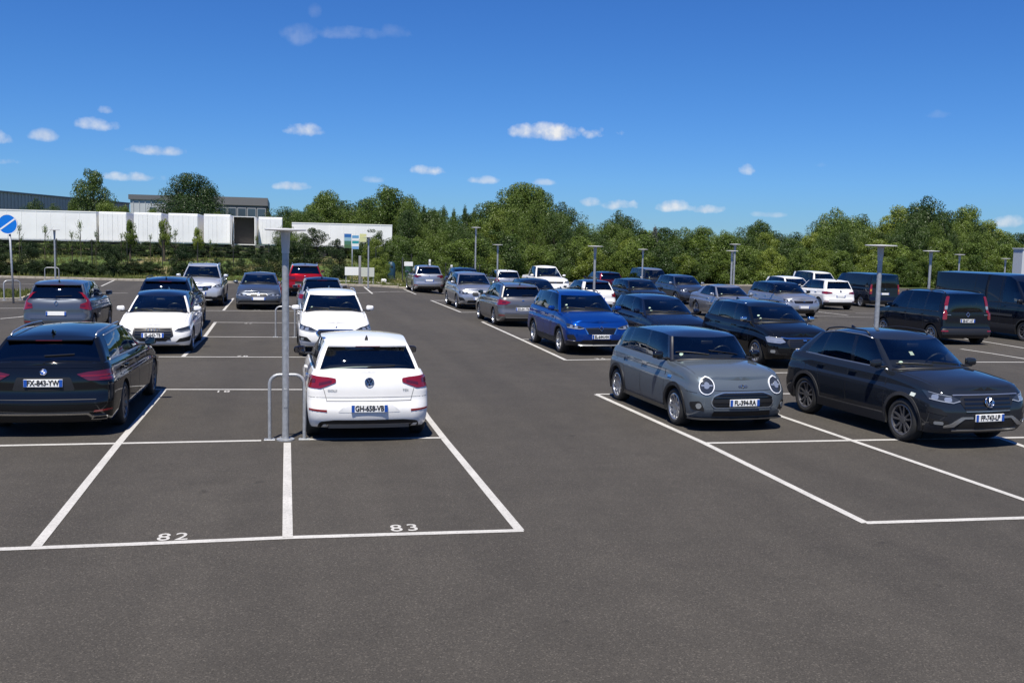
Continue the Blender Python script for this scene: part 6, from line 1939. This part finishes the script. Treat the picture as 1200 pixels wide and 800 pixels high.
# landmark trees
tree_at('tall', 1, 106, 195, 118, 47, 'tall narrow dark tree standing in front of the grey warehouse')
tree_at('big', 1, 222, 202, 116, 78, 'broad dark round tree rising above the white trailers')
tree_at('big', 0, 613, 213, 108, 92, 'largest broad round tree of the wood, standing above its neighbours')
tree_at('broad', 0, 452, 217, 112, 70, 'round-topped tree behind the long white trailer', None)
tree_at('tall', 0, 383, 221, 113, 46, 'upright tree just left of the round-topped tree behind the long trailer')
tree_at('broad', 2, 1083, 229, 112, 78, 'broad tree, highest above the large van')
tree_at('broad', 0, 1136, 240, 114, 64, 'round tree right of the highest tree above the large van')
tree_at('broad', 1, 985, 243, 114, 72, 'round tree above the white crossover')
tree_at('broad', 2, 729, 246, 114, 46, 'dark round tree above the dark red SUV')
tree_at('grey', 0, 768, 264, 96.5, 26, 'pale grey-leaved conifer in the middle of the wood')
for k, (px, yt) in enumerate(((497, 238), (509, 241), (520, 239), (532, 242), (545, 238), (556, 241))):
    tree_at('cone', 0, px, yt, 118 + k % 3 * 2, 16, 'dark pointed conifer in the row left of the largest round tree', 'dark conifers in a row')
# the wood: three depths of trees filling the skyline
WLAB = {('broad', 0): 'mid green rounded tree in the dense wood', ('broad', 1): 'broad leafy green tree in the dense wood', ('broad', 2): 'dark green broad tree in the dense wood', ('tall', 0): 'mid green upright tree in the dense wood', ('tall', 1): 'dark green upright tree in the dense wood', ('tall', 2): 'yellowish green upright tree in the dense wood'}
for layer, (Y0, dy, step, wm, lift) in enumerate(((126, 4, 24, 50, 0), (112, 4, 23, 44, 7), (100, 3, 21, 38, 15))):
    px = 352 + layer * 9 if layer else 338
    while px < 1290:
        yt = prof(min(px, 1290)) + lift + rnd.uniform(-1, 7) + layer * rnd.uniform(0, 6)
        if px < 470 and layer == 2: px += step; continue
        k = rnd.random()
        kind, var = (('broad', rnd.randrange(3)) if k < .6 else ('tall', rnd.randrange(3)))
        tree_at(kind, var, px + rnd.uniform(-5, 5), yt, Y0 + rnd.uniform(-dy, dy), wm * rnd.uniform(.85, 1.3), WLAB[kind, var] + (', at its rear', ', in its middle', ', at its front edge')[layer], 'trees of the wood')
        px += step * rnd.uniform(.8, 1.2)
# shrubs along the foot of the wood
SL = 'shrub in the hedge along the foot of the wood'
px = 440
while px < 1280:
    for (Y, hl, hh) in ((94, 2.6, 4.2), (97, 3.4, 5.2)):
        Yb = Y if px > 640 else Y - 14 * (1 - sst(480, 640, px))
        p = atY(px + rnd.uniform(-8, 8), 320, Yb + rnd.uniform(-1.2, 1.2)); h = rnd.uniform(hl, hh) * (.75 if px < 520 else 1)
        k_ = rnd.randrange(4); shrub(k_, p.x, p.y, h, h * rnd.uniform(.9, 1.35), ('mid green ', 'yellowish green ', 'dark green ', 'leafy green ')[k_] + SL + (', front row' if Y == 94 else ', back row'), 'hedge shrubs at the foot of the wood')
    px += rnd.uniform(15, 24)
# left: planting on the bank
BL = 'dark rounded shrub on the grass bank below the trailers'
for (px, Y, h, w) in ((36, 73, 2.3, 1.9), (2, 73, 1.9, 1.7), (127, 72.5, 2.3, 1.7), (139, 73.5, 2.0, 1.6), (214, 73, 2.1, 2.2), (320, 72, 2.2, 2.0), (302, 74, 1.5, 1.7), (394, 71, 2.8, 2.0), (345, 76, 2.2, 2.6), (368, 80, 2.8, 3.2), (58, 73.5, .9, 1.8), (76, 73, .9, 1.8), (92, 73.5, 1.0, 1.7), (108, 73, .85, 1.8), (160, 74, .8, 1.6), (176, 74.5, .9, 1.5), (18, 74, .9, 1.6)):
    p = atY(px, 300, Y); shrub(4, p.x, Y, h, w, BL, 'shrubs on the grass bank')
for k in range(19):
    p = atY(-12 + k * 16.5 + rnd.uniform(-4, 4), 300, 73.5 + rnd.uniform(-.7, .7)); shrub(4, p.x, p.y, rnd.uniform(.7, 1.25), rnd.uniform(1.1, 1.7), 'low dark undergrowth bush at the foot of the bank', 'undergrowth at the foot of the bank')
HL = 'low dark hedge shrub running along the wheels of the trailers'
for k in range(27):
    p = atY(-14 + k * 13.4 + rnd.uniform(-3, 3), 288, 90 + rnd.uniform(-.6, .6)); shrub(4, p.x, p.y, rnd.uniform(.9, 1.35), rnd.uniform(1.6, 2.3), HL, 'hedge below the trailers')
YL = 'young leafy tree planted in front of the white trailers'
for (px, yt, Y, w) in ((152, 257, 82, 17), (192, 256, 82, 17), (231, 266, 82, 15)):
    tree_at('young', 0, px, yt, Y, w, YL, 'young leafy trees by the trailers', 'young_tree')
TL = 'thin sparse sapling on the grass bank'
for (px, yt, Y) in ((52, 263, 76), (22, 262, 80), (94, 258, 79), (112, 270, 77), (142, 272, 80), (176, 274, 79), (206, 268, 77), (246, 280, 78), (84, 270, 76), (300, 276, 80)):
    p = atY(px, yt, Y); h = p.z - land(p.x, Y) + .06
    tree('sap', 1, p.x, Y, h, h * .28, TL, 'saplings on the bank', 'sapling', trunk=TRKS)
# bushes in front of the warehouse and the far wood edge left
for (px, yt, Y, w) in ((40, 232, 125, 30), (64, 238, 124, 26), (88, 232, 122, 26), (124, 236, 114, 44), (146, 240, 114, 26), (180, 244, 112, 26), (255, 248, 112, 26)):
    tree_at('broad', 2 if px in (40, 64) else 0, px, yt, Y, w, 'low bushy tree between the trailers and the grey warehouse', 'bushy trees before the warehouse')
for (px, yt, Y, w) in ((345, 250, 104, 36), (362, 246, 108, 40), (335, 262, 90, 30), (352, 272, 88, 28), (420, 280, 84, 20), (440, 290, 82, 18), (455, 286, 84, 18)):
    tree_at('broad', 1, px, yt, Y, w, 'bushy young tree round the long white trailer', 'bushy trees round the long trailer')
shr = 'pale flowering shrub behind the notice panels'
for px in (440, 448):
    p = atY(px, 320, 70); shrub(1, p.x, 70, 1.6, 1.5, shr, 'pale shrubs behind the panels')

# ---- grass tufts on the verge, bank and island
r = random.Random(5); v, f = [], []
def tuft(x, y, z, h):
    for _ in range(4):
        a = r.uniform(0, 6.28); i = len(v); w = .02 + .03 * r.random(); hh = h * r.uniform(.5, 1.2)
        dx, dy = math.cos(a) * w, math.sin(a) * w; ox, oy = r.uniform(-.1, .1), r.uniform(-.1, .1); lx, ly = r.uniform(-.1, .1) * h, r.uniform(-.1, .1) * h
        v.extend([(x + ox - dx, y + oy - dy, z), (x + ox + dx, y + oy + dy, z), (x + ox + lx, y + oy + ly, z + hh)]); f.append((i, i + 1, i + 2))
for _ in range(16000):
    x = r.uniform(-40, 30); y = edge_y(min(x, 8.9) if x < 12 else x) + .3 + 20 * r.random() ** 1.7
    if y < edge_y(x) + .25: continue
    hh = (.10 + .30 * r.random() ** 3) * (.5 if y < edge_y(x) + 2.6 else 1)
    if y < edge_y(x) + 2.6 and r.random() < .55: continue
    tuft(x, y, land(x, y) - .07, hh)
for _ in range(900):
    s, t = r.random(), r.random(); p = isl[3].lerp(isl[2], s).lerp(isl[0].lerp(isl[1], s), t); tuft(p.x, p.y, p.z + .11, .12 + .12 * r.random())
GB = leaf_mat('grass_blades', (.085, .125, .022), (.22, .20, .07), .3)
tag(mesh_obj('grass_tufts', v, f, GB, None, False), 'short rough grass growing on the verge and bank', 'grass', kind='stuff')
